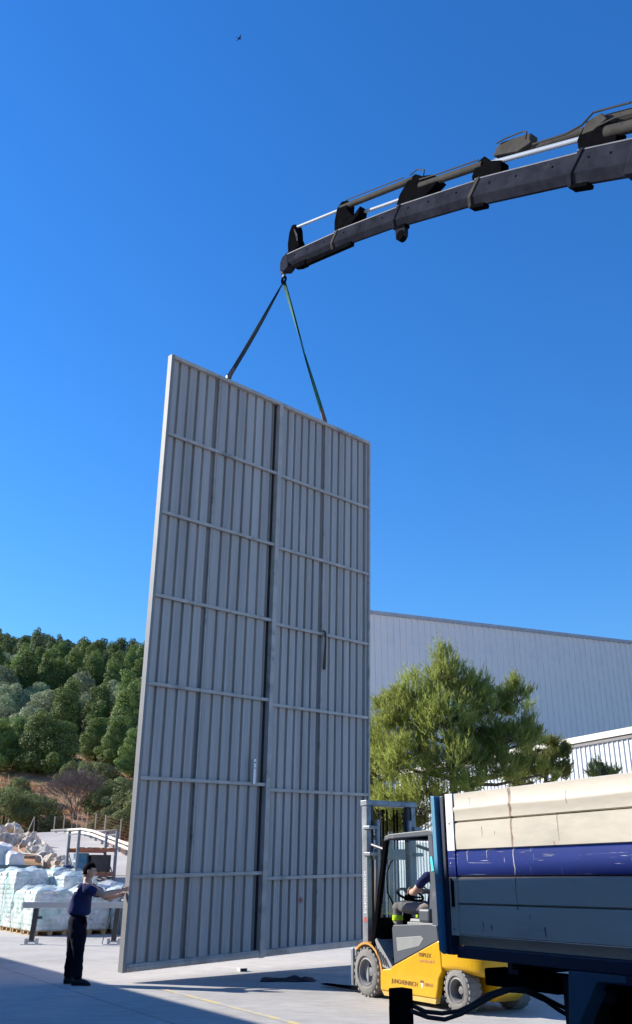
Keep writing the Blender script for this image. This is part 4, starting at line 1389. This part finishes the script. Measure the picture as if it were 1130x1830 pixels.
# ------------------------------------------------------------------ forklift
F0 = Vector((1.729, 12.566))
fk = thing('forklift', 'yellow and grey electric forklift between gate panel and truck', 'forklift', (F0.x, F0.y, 0), AXROT)
yel = scratched('yellow_paint', (.58, .32, .004), (.34, .19, .03))
gry = M('grey_plastic', (.055, .065, .082), .5, 0, .12, 3, col2=(.15, .16, .17), thr=(.6, .75))
lgr = M('light_grey_plastic', (.21, .22, .22), .6, 0, .12, 4)
mastm = M('mast_steel', (.26, .285, .31), .42, .35, .25, 4, col2=(.14, .15, .17), thr=(.5, .65))
tyre = M('grey_tyre', (.19, .185, .175), .9, 0, .2, 8, bump=.4, bscale=25)
rim = M('dusty_rim', (.17, .17, .175), .6, .3, .2, 5)
WD = 1.06
# body sides, hood, counterweight (y: 0 = left side towards the yard, -WD = right side)
side = [(1.655, .12), (.42, .125), (.385, .22), (.345, .36), (.27, .445), (.30, .79), (.33, .795), (1.30, .455), (1.36, .43), (1.40, .40), (1.60, .38), (1.655, .30)]
MB().prism(side, -.0, -.09).build('side_panel', yel, fk, bev=.015)
MB().prism(side, -WD + .09, -WD).build('side_panel', yel, fk, bev=.015)
MB().box(.30, 1.60, -WD + .092, -.092, .16, .52).build('chassis', MT['black'], fk)
MB().prism([(1.655, .118), (.44, .122), (.46, .06), (1.6, .06)], -.02, -.09).build('lower_sill', M('worn_yellow', (.52, .34, .09), .6, 0, .2, 4), fk)
con = [(1.305, .47), (1.335, .90), (1.30, .945), (.47, .985), (.335, .97), (.315, .80), (1.29, .465)]
for y0, y1 in ((.004, -.10), (-WD + .10, -WD - .004)):
    c_ = MB().prism(con, y0, y1).build('side_console', gry, fk, bev=.02)
    MB().prism([(1.22, .62), (1.24, .79), (.68, .835), (.62, .80), (.72, .71)], y0 + (.004 if y0 > -.5 else -.0), y0 - .01 if y0 > -.5 else y1 - .004).build('console_inlay', lgr, c_, bev=.006)
MB().box(.32, 1.28, -WD + .104, -.104, .52, .93).build('hood', MT['black'], fk, bev=.02)
# counterweight: lofted along x with rounded back
b = MB()
vs, fs = [], []
prof = [(.278, .0, .44, 1.02), (.14, .0, .44, 1.03), (.02, .0, .445, .98), (-.15, .02, .44, .93), (-.30, .06, .42, .90), (-.42, .13, .40, .84), (-.48, .24, .42, .78)]
for x, ins, zl, zt in prof:
    ya, yb = -ins, -WD + ins
    ch = .06
    vs += [(x, ya - ch, zl), (x, ya, zl + ch), (x, ya, zt - ch), (x, ya - ch, zt), (x, yb + ch, zt), (x, yb, zt - ch), (x, yb, zl + ch), (x, yb + ch, zl)]
for i in range(len(prof) - 1):
    for k in range(8): fs.append((i * 8 + k, i * 8 + (k + 1) % 8, (i + 1) * 8 + (k + 1) % 8, (i + 1) * 8 + k))
fs += [tuple(range(8)), tuple(range(48, 56))]
b.add(vs, fs); b.build('counterweight', yel, fk, bev=.02, smooth=True)
MB().prism([(.25, .44), (-.38, .44), (-.40, .20), (-.30, .13), (.20, .15)], -.33, -WD + .33).build('tail_block', yel, fk, bev=.02)
# step plate with ribs ahead of the console
MB().prism([(1.80, .735), (1.76, .76), (1.42, .46), (1.36, .40), (1.40, .37), (1.62, .40)], -.02, -.30).build('step', lgr, fk, bev=.008)
for k in range(5):
    x = 1.46 + k * .055
    MB().beam((x, -.015, .41 + k * .012), (x + .09, -.015, .52 + k * .035), .012, .012).build('step_rib', gry, fk)
MB().box(1.36, 1.84, -WD + .06, -.302, .42, .52).build('floor_plate', MT['black'], fk)
MB().box(1.74, 1.88, -WD + .06, -.06, .44, 1.02).build('front_cowl', MT['black'], fk, bev=.03)
# front fenders
fen = [(2.02 + .40 * math.cos(a), .30 + .40 * math.sin(a)) for a in [math.radians(k) for k in range(10, 171, 16)]]
fin = [(2.02 + .365 * math.cos(a), .30 + .365 * math.sin(a)) for a in [math.radians(k) for k in range(170, 9, -16)]]
fen = [(2.02 - .40 * math.cos(a), .30 + .40 * math.sin(a)) for a in [math.radians(k) for k in range(0, 131, 13)]]
fin = [(2.02 - .37 * math.cos(a), .30 + .37 * math.sin(a)) for a in [math.radians(k) for k in range(130, -1, -13)]]
orange = M('worn_orange', (.55, .27, .06), .55, 0, .2, 5)
for y0, y1 in ((-.01, -.27), (-WD + .27, -WD + .01)):
    MB().prism(fen + fin, y0, y1).build('fender', orange, fk)


def wheel(x, y, r, w, sgn, fy):
    Mx = Matrix.Translation((x, y, r)) @ Matrix.Rotation(-sgn * math.pi / 2, 4, 'X')
    wo = MB().lathe([(r * .55, -w / 2), (r * .86, -w / 2), (r * .97, -w * .4), (r, -w * .25), (r, w * .25), (r * .97, w * .4), (r * .86, w / 2), (r * .66, w * .52), (r * .60, w * .44), (r * .55, w * .4)], 40, M=Mx, cap=False).build('wheel', tyre, fk, smooth=True)
    MB().lathe([(0, -w * .3), (r * .56, -w * .3), (r * .58, w * .44), (r * .52, w * .46), (r * .46, w * .38), (r * .42, -w * .12), (r * .22, -w * .16), (r * .18, w * .16), (0, w * .18)], 32, M=Mx).build('rim', rim, wo, smooth=True)
    tb = MB()
    for k in range(22):
        a = 2 * math.pi * k / 22
        tb.box(r * .93, r * 1.015, -.02, .02, -w * .42, w * .46, M=Mx @ Matrix.Rotation(a, 4, 'Z') @ Matrix.Rotation(0, 4, 'X'))
    tb.build('tread', tyre, wo)
    nb = MB()
    for k in range(6):
        a = 2 * math.pi * k / 6
        nb.lathe([(0, 0), (.016, 0), (.016, .03), (0, .03)], 6, M=Mx @ Matrix.Translation((r * .32 * math.cos(a), r * .32 * math.sin(a), -w * .14)))
    nb.build('wheel_nut', MT['steel'], wo)


wheel(2.02, -.13, .315, .26, 1, 0)
wheel(2.02, -WD + .13, .315, .26, -1, 0)
wheel(.03, -.13, .25, .22, 1, 0)
wheel(.03, -WD + .13, .25, .22, -1, 0)
# overhead guard
for y in (-.045, -WD + .045):
    MB().beam((1.88, y, .56), (1.475, y, 2.06), .06, .085, up=(1, 0, .2)).build('front_pillar', MT['black'], fk, bev=.012)
    MB().prism([(.30, .93), (.44, .93), (.455, 2.07), (.36, 2.10)], y - .035, y + .035).build('rear_pillar', gry, fk, bev=.012)
    MB().prism([(1.50, 2.03), (1.47, 2.10), (1.36, 2.125), (.45, 2.145), (.14, 2.11), (.14, 2.06), (.44, 2.07), (1.36, 2.06)], y - .04, y + .04).build('roof_rail', gry, fk, bev=.012)
    MB().beam((.18, y, 2.08), (-.16, y, 1.0), .05, .06, up=(1, 0, 0)).build('back_pillar', MT['black'], fk, bev=.01)
for k in range(7):
    x = .22 + k * .19
    MB().box(x - .022, x + .022, -WD + .088, -.088, 2.075, 2.115).build('roof_bar', MT['black'], fk)
MB().box(1.38, 1.47, -WD + .088, -.088, 2.05, 2.12).build('roof_front', gry, fk, bev=.01)


def glassmat():
    m_ = bpy.data.materials.new('green_glass'); m_.use_nodes = True
    n_ = m_.node_tree; b_ = n_.nodes['Principled BSDF']
    b_.inputs['Base Color'].default_value = (.55, .68, .64, 1); b_.inputs['Roughness'].default_value = .06
    b_.inputs['Specular IOR Level'].default_value = .6
    t_ = n_.nodes.new('ShaderNodeBsdfTransparent'); t_.inputs[0].default_value = (.80, .93, .89, 1)
    x_ = n_.nodes.new('ShaderNodeMixShader')
    tc_ = n_.nodes.new('ShaderNodeTexCoord'); no_ = n_.nodes.new('ShaderNodeTexNoise'); no_.inputs['Scale'].default_value = 2.5; no_.inputs['Detail'].default_value = 8
    n_.links.new(tc_.outputs['Object'], no_.inputs['Vector'])
    mr_ = n_.nodes.new('ShaderNodeMapRange'); mr_.inputs['To Min'].default_value = .18; mr_.inputs['To Max'].default_value = .55
    n_.links.new(no_.outputs['Fac'], mr_.inputs['Value']); n_.links.new(mr_.outputs[0], x_.inputs[0])
    n_.links.new(t_.outputs[0], x_.inputs[1]); n_.links.new(b_.outputs[0], x_.inputs[2])
    n_.links.new(x_.outputs[0], n_.nodes['Material Output'].inputs['Surface'])
    return m_


glass = glassmat()
gl = MB(); gl.add([(1.745, -.09, 1.06), (1.745, -WD + .09, 1.06), (1.485, -WD + .09, 2.03), (1.485, -.09, 2.03)], [(0, 1, 2, 3)])
gl.build('windscreen', glass, fk)
MB().tube([(1.70, -.30, 1.18), (1.66, -.16, 1.36), (1.60, -.12, 1.60), (1.565, -.16, 1.74), (1.55, -.20, 1.78)], .010, 6).build('wiper', MT['black'], fk)
# seat, armrest, steering wheel
MB().box(.86, 1.36, -.78, -.30, .935, 1.03).build('seat_cushion', gry, fk, bev=.04)
MB().prism([(.78, 1.0), (.92, 1.0), (.86, 1.50), (.74, 1.50)], -.78, -.30).build('seat_back', gry, fk, bev=.05)
MB().box(.62, .86, -.26, -.10, .99, 1.16).build('armrest', gry, fk, bev=.03)
MB().box(.50, 1.12, -.26, -.10, .945, .988).build('armrest_base', lgr, fk, bev=.01)
swm = Matrix.Translation((1.60, -.52, 1.32)) @ Matrix.Rotation(-.42, 4, 'Y')
sw = MB()
ring = [swm @ Vector((.19 * math.cos(t_), .19 * math.sin(t_), 0)) for t_ in [k * 2 * math.pi / 28 for k in range(29)]]
sw.tube(ring, .017, 8)
for k in range(3):
    a = k * 2.094; sw.tube([swm @ Vector((0, 0, -.03)), swm @ Vector((.18 * math.cos(a), .18 * math.sin(a), 0))], .014, 6)
sw.build('steering_wheel', MT['black'], fk, smooth=True)
MB().tube([swm @ Vector((0, 0, -.02)), swm @ Vector((.0, 0, -.14)), (1.72, -.52, .9)], [.07, .075, .05], 12).build('steering_column', MT['black'], fk, smooth=True)
# mast
for y in (-.115, -WD + .115):
    sg = 1 if y > -.5 else -1
    ms_ = MB().prism([(2.06, .16), (2.20, .16), (2.16, 2.61), (2.02, 2.61)], y - .04, y + .04).build('mast_rail', mastm, fk, bev=.008)
    MB().prism([(2.085, .18), (2.175, .18), (2.135, 2.56), (2.045, 2.56)], y - sg * .045, y - sg * .10).build('inner_rail', drk, fk, bev=.006)
    MB().tube([(2.0, y - sg * .12, .4), (1.975, y - sg * .12, 2.36)], .035, 12).build('lift_cylinder', MT['steel'], fk, smooth=True)
    for z in (1.85, 2.22): MB().box(1.93, 2.10, y - .09, y + .06, z, z + .05).build('cylinder_clamp', mastm, fk, bev=.008)
    MB().tube([(1.95, y, 2.0), (1.60, y, 1.92)], .025, 8).build('tilt_link', drk, fk)
MB().box(2.0, 2.17, -WD + .06, -.06, 2.56, 2.64).build('mast_crossbar', mastm, fk, bev=.008)
MB().box(1.99, 2.03, -WD + .15, -.15, 1.80, 1.95).build('mast_crossbar', mastm, fk, bev=.008)
MB().box(2.02, 2.07, -WD + .15, -.15, .62, .74).build('mast_crossbar', mastm, fk, bev=.008)
for y in (-.40, -.47, -.60, -.66):
    MB().tube([(2.09, y, .3), (2.06, y, 2.52)], .014, 6).build('lift_chain', MT['black'], fk)
MB().tube([(2.12, -.53, .3), (2.08, -.53, 2.2)], .04, 12).build('centre_cylinder', MT['steel'], fk, smooth=True)
MB().tube([(2.05, -.36, 2.45), (2.10, -.34, 2.2), (2.04, -.32, 1.9), (2.10, -.33, 1.2)], .014, 6).build('mast_hose', MT['rubber'], fk, smooth=True)
for k, y in enumerate((-.30, -.335, -.75, -.78)):
    MB().tube([(1.98, y, .7), (1.96, y + .01, 1.3), (1.985, y - .01, 1.9), (2.03, y, 2.44), (2.07, y, 2.47)], .011, 6).build('mast_hose', MT['rubber'], fk, smooth=True)
# carriage and forks
MB().box(2.28, 2.33, -WD + .02, -.02, .12, .24).build('carriage_bar', mastm, fk, bev=.006)
MB().box(2.28, 2.33, -WD + .02, -.02, .50, .60).build('carriage_bar', mastm, fk, bev=.006)
MB().box(2.34, 2.40, -.30, .0, .12, .60).build('carriage_plate', mastm, fk, bev=.006)
MB().box(2.22, 2.28, -WD + .10, -WD + .30, .10, .62).build('carriage_plate', mastm, fk, bev=.006)
for y in (-.22, -.84):
    fo = MB(); fo.prism([(2.335, .03), (2.38, .03), (3.50, .03), (3.52, .045), (2.40, .075), (2.38, .62), (2.335, .62)], y - .06, y + .06)
    fo.build('fork', MT['black'], fk, bev=.004)
# lettering and stickers
brn = M('dark_lettering', (.15, .065, .03), .7)
fade = M('faded_lettering', (.42, .20, .06), .6)


def side_txt(s_, size, x, z, mat, stretch=1.0, slope=0.0, bold=0.0, y=.003, spacing=1.0):
    # text reads from the front (left in the picture) to the back: +text x = -local x, facing +y
    Mx = Matrix.Translation((x, y, z)) @ Matrix(((-1, 0, 0, 0), (0, 0, 1, 0), (0, 1, 0, 0), (0, 0, 0, 1))) @ Matrix.Rotation(slope, 4, 'Z')
    return text('lettering', s_, size, Mx, mat, fk, stretch, bold, spacing)


side_txt('JUNGHEINRICH', .076, 1.38, .215, brn, 1.10, 0, .0)
side_txt('TRIPLEX', .068, .76, .575, brn, 1.12, 0, .0)
for k in range(6): MB().box(.735 - k * .055 - .04, .735 - k * .055, .001, .0035, .525 + .004 * (k % 2), .55 + .004 * (k % 3)).build('faded_marking', fade, fk)
side_txt('TRIPLEX', .055, .655, .24, fade, .95)
MB().box(.665, .735, .001, .004, .285, .31).build('logo', brn, fk)
MB().prism([(.72, .28), (.67, .28), (.695, .21)], .001, .004).build('logo', M('white_decal', (.75, .72, .65), .6), fk)
MB().prism([(.345, 1.63), (.40, 1.62), (.415, 1.80), (.375, 1.81)], -.006, -.003).build('sticker', M('cyan_sticker', (.05, .62, .72), .5), fk)
Mx = Matrix.Translation((2.145, -.073, .98)) @ Matrix(((0, -1, 0, 0), (0, 0, 1, 0), (1, 0, 0, 0), (0, 0, 0, 1)))
wl_ = M('white_lettering', (.7, .7, .7), .6)
text('lettering', 'JUNGHEINRICH', .085, Mx @ Matrix.Translation((.09, 0, 0)), wl_, fk, .95)
MB().box(2.08, 2.14, -.0735, -.0725, .955, 1.02).build('logo', M('red_decal', (.45, .04, .03), .6), fk)

# ------------------------------------------------------------------ driver
drv = thing('person', 'seated forklift driver in navy shirt and grey work trousers with yellow knee band', 'person', (F0.x, F0.y, 0), AXROT)
greyt = M('grey_work_trousers', (.27, .23, .21), .9, 0, .2, 8, bump=.4, bscale=12)
Vt = [((1.06, -.54, 1.12), (.15, .12)), ((.98, -.54, 1.20), (.14, .12)),
      ((1.24, -.42, 1.135), .090), ((1.48, -.36, 1.165), .086), ((1.655, -.32, 1.175), .078), ((1.66, -.33, .98), .066), ((1.64, -.34, .74), .062),
      ((1.24, -.66, 1.135), .090), ((1.48, -.71, 1.165), .086), ((1.655, -.74, 1.175), .078), ((1.66, -.74, .98), .066), ((1.64, -.74, .74), .062)]
Et = [(0, 1), (0, 2), (2, 3), (3, 4), (4, 5), (5, 6), (0, 7), (7, 8), (8, 9), (9, 10), (10, 11)]
folds(skin('trousers', Vt, Et, greyt, drv, 3), .03, .08)
band = M('yellow_band', (.62, .85, .02), .7)
for y in (-.33, -.74):
    MB().lathe([(.074, -.035), (.078, -.03), (.078, .03), (.074, .035)], 18, M=Matrix.Translation((1.66, y, 1.02)), cap=False).build('knee_band', band, drv, smooth=True)
Vs = [((1.02, -.54, 1.14), (.16, .13)), ((.98, -.54, 1.30), (.16, .125)), ((.95, -.54, 1.46), (.17, .12)), ((.93, -.54, 1.56), (.15, .10)), ((.94, -.54, 1.63), (.065, .065)),
      ((.95, -.34, 1.57), .072), ((1.02, -.28, 1.48), .066), ((1.09, -.27, 1.42), .058),
      ((.95, -.74, 1.57), .072), ((1.02, -.80, 1.48), .066), ((1.09, -.80, 1.42), .058)]
Es = [(0, 1), (1, 2), (2, 3), (3, 4), (3, 5), (5, 6), (6, 7), (3, 8), (8, 9), (9, 10)]
folds(skin('shirt', Vs, Es, navy, drv, 3), .025, .09)
Vb = [(Vector((.94, -.54, 1.56)), .06), (Vector((.945, -.54, 1.66)), .056), (Vector((.955, -.54, 1.72)), .054)]
Eb = [(0, 1), (1, 2)]
i0 = arm_with_hand(Vb, Eb, (.97, -.32, 1.53), (1.15, -.27, 1.36), (1.37, -.34, 1.36), (1.42, -.37, 1.37), (1, -.3, -.1), (0, -.3, 1), (.3, -.6, -.5))
Eb.append((0, i0))
i1 = arm_with_hand(Vb, Eb, (.97, -.76, 1.53), (1.15, -.80, 1.36), (1.38, -.70, 1.36), (1.43, -.67, 1.37), (1, .3, -.1), (0, .3, 1), (.3, .6, -.5))
Eb.append((0, i1))
skin('body', Vb, Eb, skinm, drv)
head(drv, (.975, -.54, 1.80), 0, .05)
for y in (-.34, -.74): shoe(drv, (1.58, y, .585), (1.73, y, .60), shoem).scale = (1, 1, 1)

# ------------------------------------------------------------------ truck
K0 = Vector((.783, 6.0))
tk = thing('tipper_truck', 'truck with white and blue aluminium dropside body at the right edge', 'truck', (K0.x, K0.y, 0), AXROT)
alu = M('cream_aluminium', (.47, .435, .365), .6, .0, .12, 2.0, col2=(.32, .305, .265), thr=(.52, .75), stretch=(.8, 1, 3), bump=.08, bscale=6)
alu_shade = M('cream_aluminium_shade_copy', (.62, .53, .42), .6, .0, .12, 2.5, col2=(.47, .40, .31), thr=(.6, .75), stretch=(.6, 1, 3))  # lighter copy of the cream paint, its colour lifted for the shaded boards


def streaks(m_, runs, col):
    """rust runs with a shape of their own: (x, half width at top, half width at bottom, z bottom, z top)"""
    n_ = m_.node_tree; b_ = n_.nodes['Principled BSDF']; src = b_.inputs['Base Color'].links[0].from_socket
    tc_ = n_.nodes['Texture Coordinate']
    no_ = n_.nodes.new('ShaderNodeTexNoise'); no_.inputs['Scale'].default_value = 26; no_.inputs['Detail'].default_value = 6
    n_.links.new(tc_.outputs['Object'], no_.inputs['Vector'])
    sx = n_.nodes.new('ShaderNodeSeparateXYZ'); n_.links.new(tc_.outputs['Object'], sx.inputs[0])
    def mth(op, a, b_2=0.0, c_2=None):
        q = n_.nodes.new('ShaderNodeMath'); q.operation = op
        for k_, val in enumerate((a, b_2) if c_2 is None else (a, b_2, c_2)):
            if isinstance(val, (int, float)): q.inputs[k_].default_value = val
            else: n_.links.new(val, q.inputs[k_])
        return q.outputs[0]
    jit = mth('MULTIPLY', mth('SUBTRACT', no_.outputs['Fac'], .5), .022)
    tot = None
    for x0, wt, wb, zb, zt in runs:
        dx_ = mth('ABSOLUTE', mth('ADD', mth('SUBTRACT', sx.outputs['X'], x0), jit))
        u_ = mth('DIVIDE', mth('SUBTRACT', sx.outputs['Z'], zb), zt - zb)
        w_ = mth('ADD', mth('MULTIPLY', u_, wt - wb), wb)
        inx = mth('LESS_THAN', dx_, w_)
        inz = mth('MULTIPLY', mth('GREATER_THAN', u_, 0.0), mth('LESS_THAN', u_, 1.0))
        f_ = mth('MULTIPLY', inx, inz)
        tot = f_ if tot is None else mth('MAXIMUM', tot, f_)
    tot = mth('MULTIPLY', tot, mth('ADD', no_.outputs['Fac'], .35))
    mix = n_.nodes.new('ShaderNodeMix'); mix.data_type = 'RGBA'; mix.inputs['B'].default_value = (*col, 1)
    n_.links.new(tot, mix.inputs['Factor']); n_.links.new(src, mix.inputs['A']); n_.links.new(mix.outputs['Result'], b_.inputs['Base Color'])


RUNS = [(-.655, .013, .0035, 1.53, 2.0), (-.655, .0030, .0024, 1.36, 1.53), (-.655, .006, .006, 1.355, 1.378), (-.40, .004, .002, 1.74, 1.80), (-.51, .003, .002, 1.75, 1.77), (-1.02, .005, .002, 1.70, 1.84),
        (-.98, .004, .002, 1.63, 1.70), (-.855, .006, .004, 1.225, 1.275), (-.36, .003, .002, 1.235, 1.29), (-.43, .006, .002, 1.24, 1.27), (-1.1, .004, .002, 1.88, 1.95), (-.30, .0022, .002, 1.92, 1.97), (-.75, .004, .002, 1.30, 1.33)]
streaks(alu, RUNS, (.17, .11, .085)); streaks(alu_shade, RUNS, (.10, .08, .07))


blue = scratched('scratched_blue_paint', (.006, .024, .175), (.42, .43, .46))
streaks(blue, [(-.655, .004, .003, 1.53, 1.675), (-.25, .003, .001, 1.61, 1.68), (-.43, .003, .001, 1.625, 1.68), (-.80, .002, .001, 1.65, 1.68)], (.5, .48, .46))
dkb = M('dark_blue_frame', (.012, .018, .045), .5, 0, .25, 4, col2=(.03, .035, .05), thr=(.55, .7))
frb = M('worn_blue_post', (.05, .22, .36), .55, 0, .2, 4, col2=(.22, .10, .05), thr=(.60, .70))
legb = M('dusty_blue_steel', (.035, .085, .13), .6, 0, .2, 4)
BL = 6.2
zs = [1.205, 1.375, 1.525, 1.672, 1.835, 2.005]
for i in range(5):
    mt = [alu_shade, alu_shade, blue, alu, alu][i]
    z0, z1 = zs[i] + .002, zs[i + 1] - .002
    sec = [(0, z0), (.012, z0 + .006), (.014, (z0 + z1) / 2), (.012, z1 - .006), (0, z1), (-.025, z1), (-.025, z0)]
    if i == 4: sec = [(0, z0), (.012, z0 + .006), (.012, z0 + .05), (.017, z0 + .066), (.017, z0 + .078), (.010, z0 + .092), (.012, z1 - .006), (.004, z1), (-.03, z1), (-.03, z0)]
    # a long board with slight dents along its length
    b = MB(); N = 60; n_ = len(sec); vs, fs = [], []
    for k in range(N + 1):
        x = -.1475 - (BL - .1475) * (k / N) ** 1.5
        for y, z in sec:
            dent = .002 * noise.noise(Vector((x * 3.0, z * 5, i * 4.0))) if y > .005 else 0
            zz = z + (.008 * noise.noise(Vector((x * 2.2, 3.3, 1))) if i == 4 and .03 < z - z0 < .1 else 0)
            vs.append((x, y + dent, zz))
    for k in range(N):
        for q in range(n_): fs.append((k * n_ + q, k * n_ + (q + 1) % n_, (k + 1) * n_ + (q + 1) % n_, (k + 1) * n_ + q))
    fs += [tuple(range(n_)), tuple(range(N * n_, (N + 1) * n_))]
    b.add(vs, fs); b.build('side_board', mt, tk, smooth=True)
MB().box(-BL, -.081, -.031, -.0255, 1.205, 2.0).build('side_lining', alu_shade, tk)
# end cap strip with rivets, cut into bands like the boards
ends = MB()
for i in range(5):
    mt = [alu_shade, alu_shade, blue, M('white_strip', (.70, .71, .70), .5, 0, .05, 3), M('white_strip', (.72, .73, .72), .5, 0, .05, 3)][i]
    MB().box(-.146, -.078, -.02, .020, zs[i] + (.001 if i else 0), zs[i + 1] - .001).build('end_strip', mt, tk)
for z in (1.24, 1.42, 1.60, 1.83):
    MB().lathe([(0, 0), (.007, 0), (.005, .004), (0, .005)], 8, M=Matrix.Translation((-.105, .020, z)) @ Matrix.Rotation(-math.pi / 2, 4, 'X')).build('rivet', MT['steel'], tk)
MB().prism([(-.098, 1.36), (-.122, 1.36), (-.122, 1.50), (-.098, 1.52)], .0205, .026).build('latch_handle', MT['black'], tk)
pt = MB().prism([(-.030, 1.10), (-.012, 1.995), (.026, 2.0), (.008, 1.12)], -.06, .055).build('corner_post', frb, tk, bev=.004)
MB().prism([(-.10, 1.10), (-.072, 1.14), (-.068, 1.995), (-.034, 1.995), (-.034, 1.10)], -.06, .030).build('corner_post_web', dkb, tk, bev=.004)
MB().box(.028, .06, -.02, .02, 1.70, 1.80).build('marker_lamp', MT['black'], tk, bev=.006)
# floor, far side, front and subframe
MB().box(-BL, -.08, -2.45, -.031, 1.15, 1.203).build('bed_floor', alu_shade, tk)
MB().box(-BL, -.08, -2.45, -2.42, 1.205, 2.0).build('far_side', alu_shade, tk)
MB().box(-BL, -BL + .04, -2.41, -.04, 1.205, 2.3).build('headboard', dkb, tk)
MB().box(-BL, -.10, -.09, .008, 1.085, 1.148).build('edge_rail', dkb, tk, bev=.006)
MB().box(-BL, -1.0, -.085, .002, 1.04, 1.083).build('edge_rail', dkb, tk, bev=.006)
for y in (-.85, -1.6): MB().box(-BL - 2, -.35, y - .05, y + .05, .80, 1.083).build('chassis_rail', MT['black'], tk, bev=.006)
for k in range(8): MB().box(-.5 - k * .75, -.42 - k * .75, -2.4, -.095, 1.02, 1.148).build('cross_member', dkb, tk)
# outrigger box beam, lamp bracket, air tank, leg, clutter below
MB().box(-.79, -.205, -.26, -.10, .945, 1.035).build('outrigger_beam', MT['black'], tk, bev=.01)
MB().beam((-.27, .0, 1.135), (-.58, -.02, 1.085), .014, .014).build('lamp_bracket', MT['black'], tk)
MB().box(-.66, -.56, -.06, .0, 1.055, 1.095).build('side_lamp', MT['black'], tk, bev=.008)
MB().tube([(-.86, -.20, .98), (-1.06, -.20, .98)], .055, 16).build('air_tank', M('dull_tank', (.06, .06, .085), .4, .2), tk, smooth=True)
MB().prism([(-.985, 1.083), (-.90, .40), (-.98, .40), (-1.03, .85), (-1.17, 1.04), (-1.36, 1.05), (-1.36, 1.084)], -.10, .004).build('support_leg', legb, tk, bev=.006)
MB().box(-1.16, -.99, -.60, -.25, .35, 1.02).build('battery_box', MT['black'], tk, bev=.02)
MB().box(-.985, -.80, -.36, -.13, .30, 1.035).build('mud_flap', MT['rubber'], tk)
MB().box(-.98, -.70, -1.9, -.7, .35, .45).build('underrun_bar', MT['black'], tk, bev=.01)
trk = M('truck_tyre', (.022, .022, .024), .85, 0, .2, 9)


def truck_wheel(x, y):
    r_, w_ = .50, .30
    Mx = Matrix.Translation((x, y, r_)) @ Matrix.Rotation(-math.pi / 2, 4, 'X')
    wo = MB().lathe([(r_ * .56, -w_ / 2), (r_ * .9, -w_ / 2), (r_, -w_ * .38), (r_, w_ * .38), (r_ * .96, w_ * .46), (r_ * .8, w_ / 2), (r_ * .58, w_ * .44), (r_ * .56, w_ * .4)], 40, M=Mx, cap=False).build('wheel', trk, tk, smooth=True)
    MB().lathe([(0, -.1), (r_ * .55, -.1), (r_ * .57, w_ * .42), (r_ * .48, w_ * .3), (r_ * .3, -.02), (r_ * .2, .1), (0, .11)], 28, M=Mx).build('rim', rim, wo, smooth=True)
    tb_ = MB()
    for k in range(30): tb_.box(r_ * .985, r_ * 1.012, -.022, .022, -w_ * .4, w_ * .4, M=Mx @ Matrix.Rotation(2 * math.pi * k / 30, 4, 'Z'))
    tb_.build('tread', trk, wo)


truck_wheel(-1.72, -.22); truck_wheel(-2.85, -.22); truck_wheel(-1.72, -2.2); truck_wheel(-2.85, -2.2)
MB().prism([(-1.15, 1.0), (-1.2, 1.035), (-3.4, 1.035), (-3.45, 1.0)], -.40, -.06).build('mudguard', MT['black'], tk)
# hydraulic outrigger leg in front of the truck, with its two hoses
jp = at(716, 1765, 5.3)
jk = thing('outrigger_jack', 'black hydraulic outrigger leg with hoses at the bottom edge', 'outrigger', (jp.x, 5.3, 0), AXROT)
MB().box(-.046, .046, -.046, .046, .10, .985).build('jack_tube', MT['black'], jk, bev=.006)
MB().box(.047, .07, -.03, .03, .2, .90).build('jack_plate', MT['black'], jk, bev=.004)
MB().lathe([(0, 0), (.14, 0), (.13, .03), (.05, .10), (0, .10)], 20).build('jack_foot', MT['black'], jk, smooth=True)
bpy.context.view_layer.update()
inv = jk.matrix_world.inverted()
for i, pts_ in enumerate(([(733, 1795, 5.3), (760, 1808, 5.3), (790, 1811, 5.3), (820, 1807, 5.32), (845, 1795, 5.35), (870, 1778, 5.4), (900, 1768, 5.45), (935, 1768, 5.5), (968, 1780, 5.55), (1000, 1797, 5.6), (1035, 1812, 5.7)],
                          [(733, 1806, 5.25), (765, 1818, 5.25), (795, 1822, 5.27), (825, 1812, 5.3), (855, 1795, 5.35), (880, 1781, 5.4), (910, 1770, 5.45), (940, 1772, 5.5), (975, 1788, 5.55), (1000, 1806, 5.6), (1035, 1825, 5.7)])):
    MB().tube([inv @ at(*q_) for q_ in pts_], .011, 8).build('hydraulic_hose', MT['rubber'], jk, smooth=True)

# ------------------------------------------------------------------ small things on the ground
p = at(433, 1735, 18.3)
o = MB().prism([(-.07, 0), (.07, 0), (.07, .06), (-.07, .06)], -.09, .09).build('steel_offcut', M('pale_offcut', (.52, .50, .46), .7), bev=.006, loc=(at(433, 1735, 18.2).x, 18.2, 0), rot=(0, 0, .4))
tag(o, 'small pale square offcut lying below the gate panel', 'offcut')
MB().box(-.055, .055, -.0905, -.089, .012, .048).build('hollow_end', MT['black'], o)
# dark rag
bm = bmesh.new(); bmesh.ops.create_grid(bm, x_segments=26, y_segments=14, size=1)
for v in bm.verts:
    x, y = v.co.x, v.co.y
    edge = 1 + .35 * noise.noise(Vector((math.atan2(y, x) * 1.3, 2, 0)))
    v.co = Vector((x * .44 * edge, y * .26 * edge, .012 + max(0, .055 * (noise.noise(Vector((x * 2.2, y * 2, 4))) + .4)) * (1 - max(abs(x), abs(y)) ** 4)))
me = bpy.data.meshes.new('rag'); bm.to_mesh(me); bm.free(); me.materials.append(M('dark_rag', (.018, .018, .024), .9, 0, .3, 8))
me.polygons.foreach_set('use_smooth', [True] * len(me.polygons))
tag(put('rag', me, loc=(-.46, 16.6, 0), rot=(0, 0, .05)), 'dark crumpled rag lying in the shadow of the gate panel', 'rag')
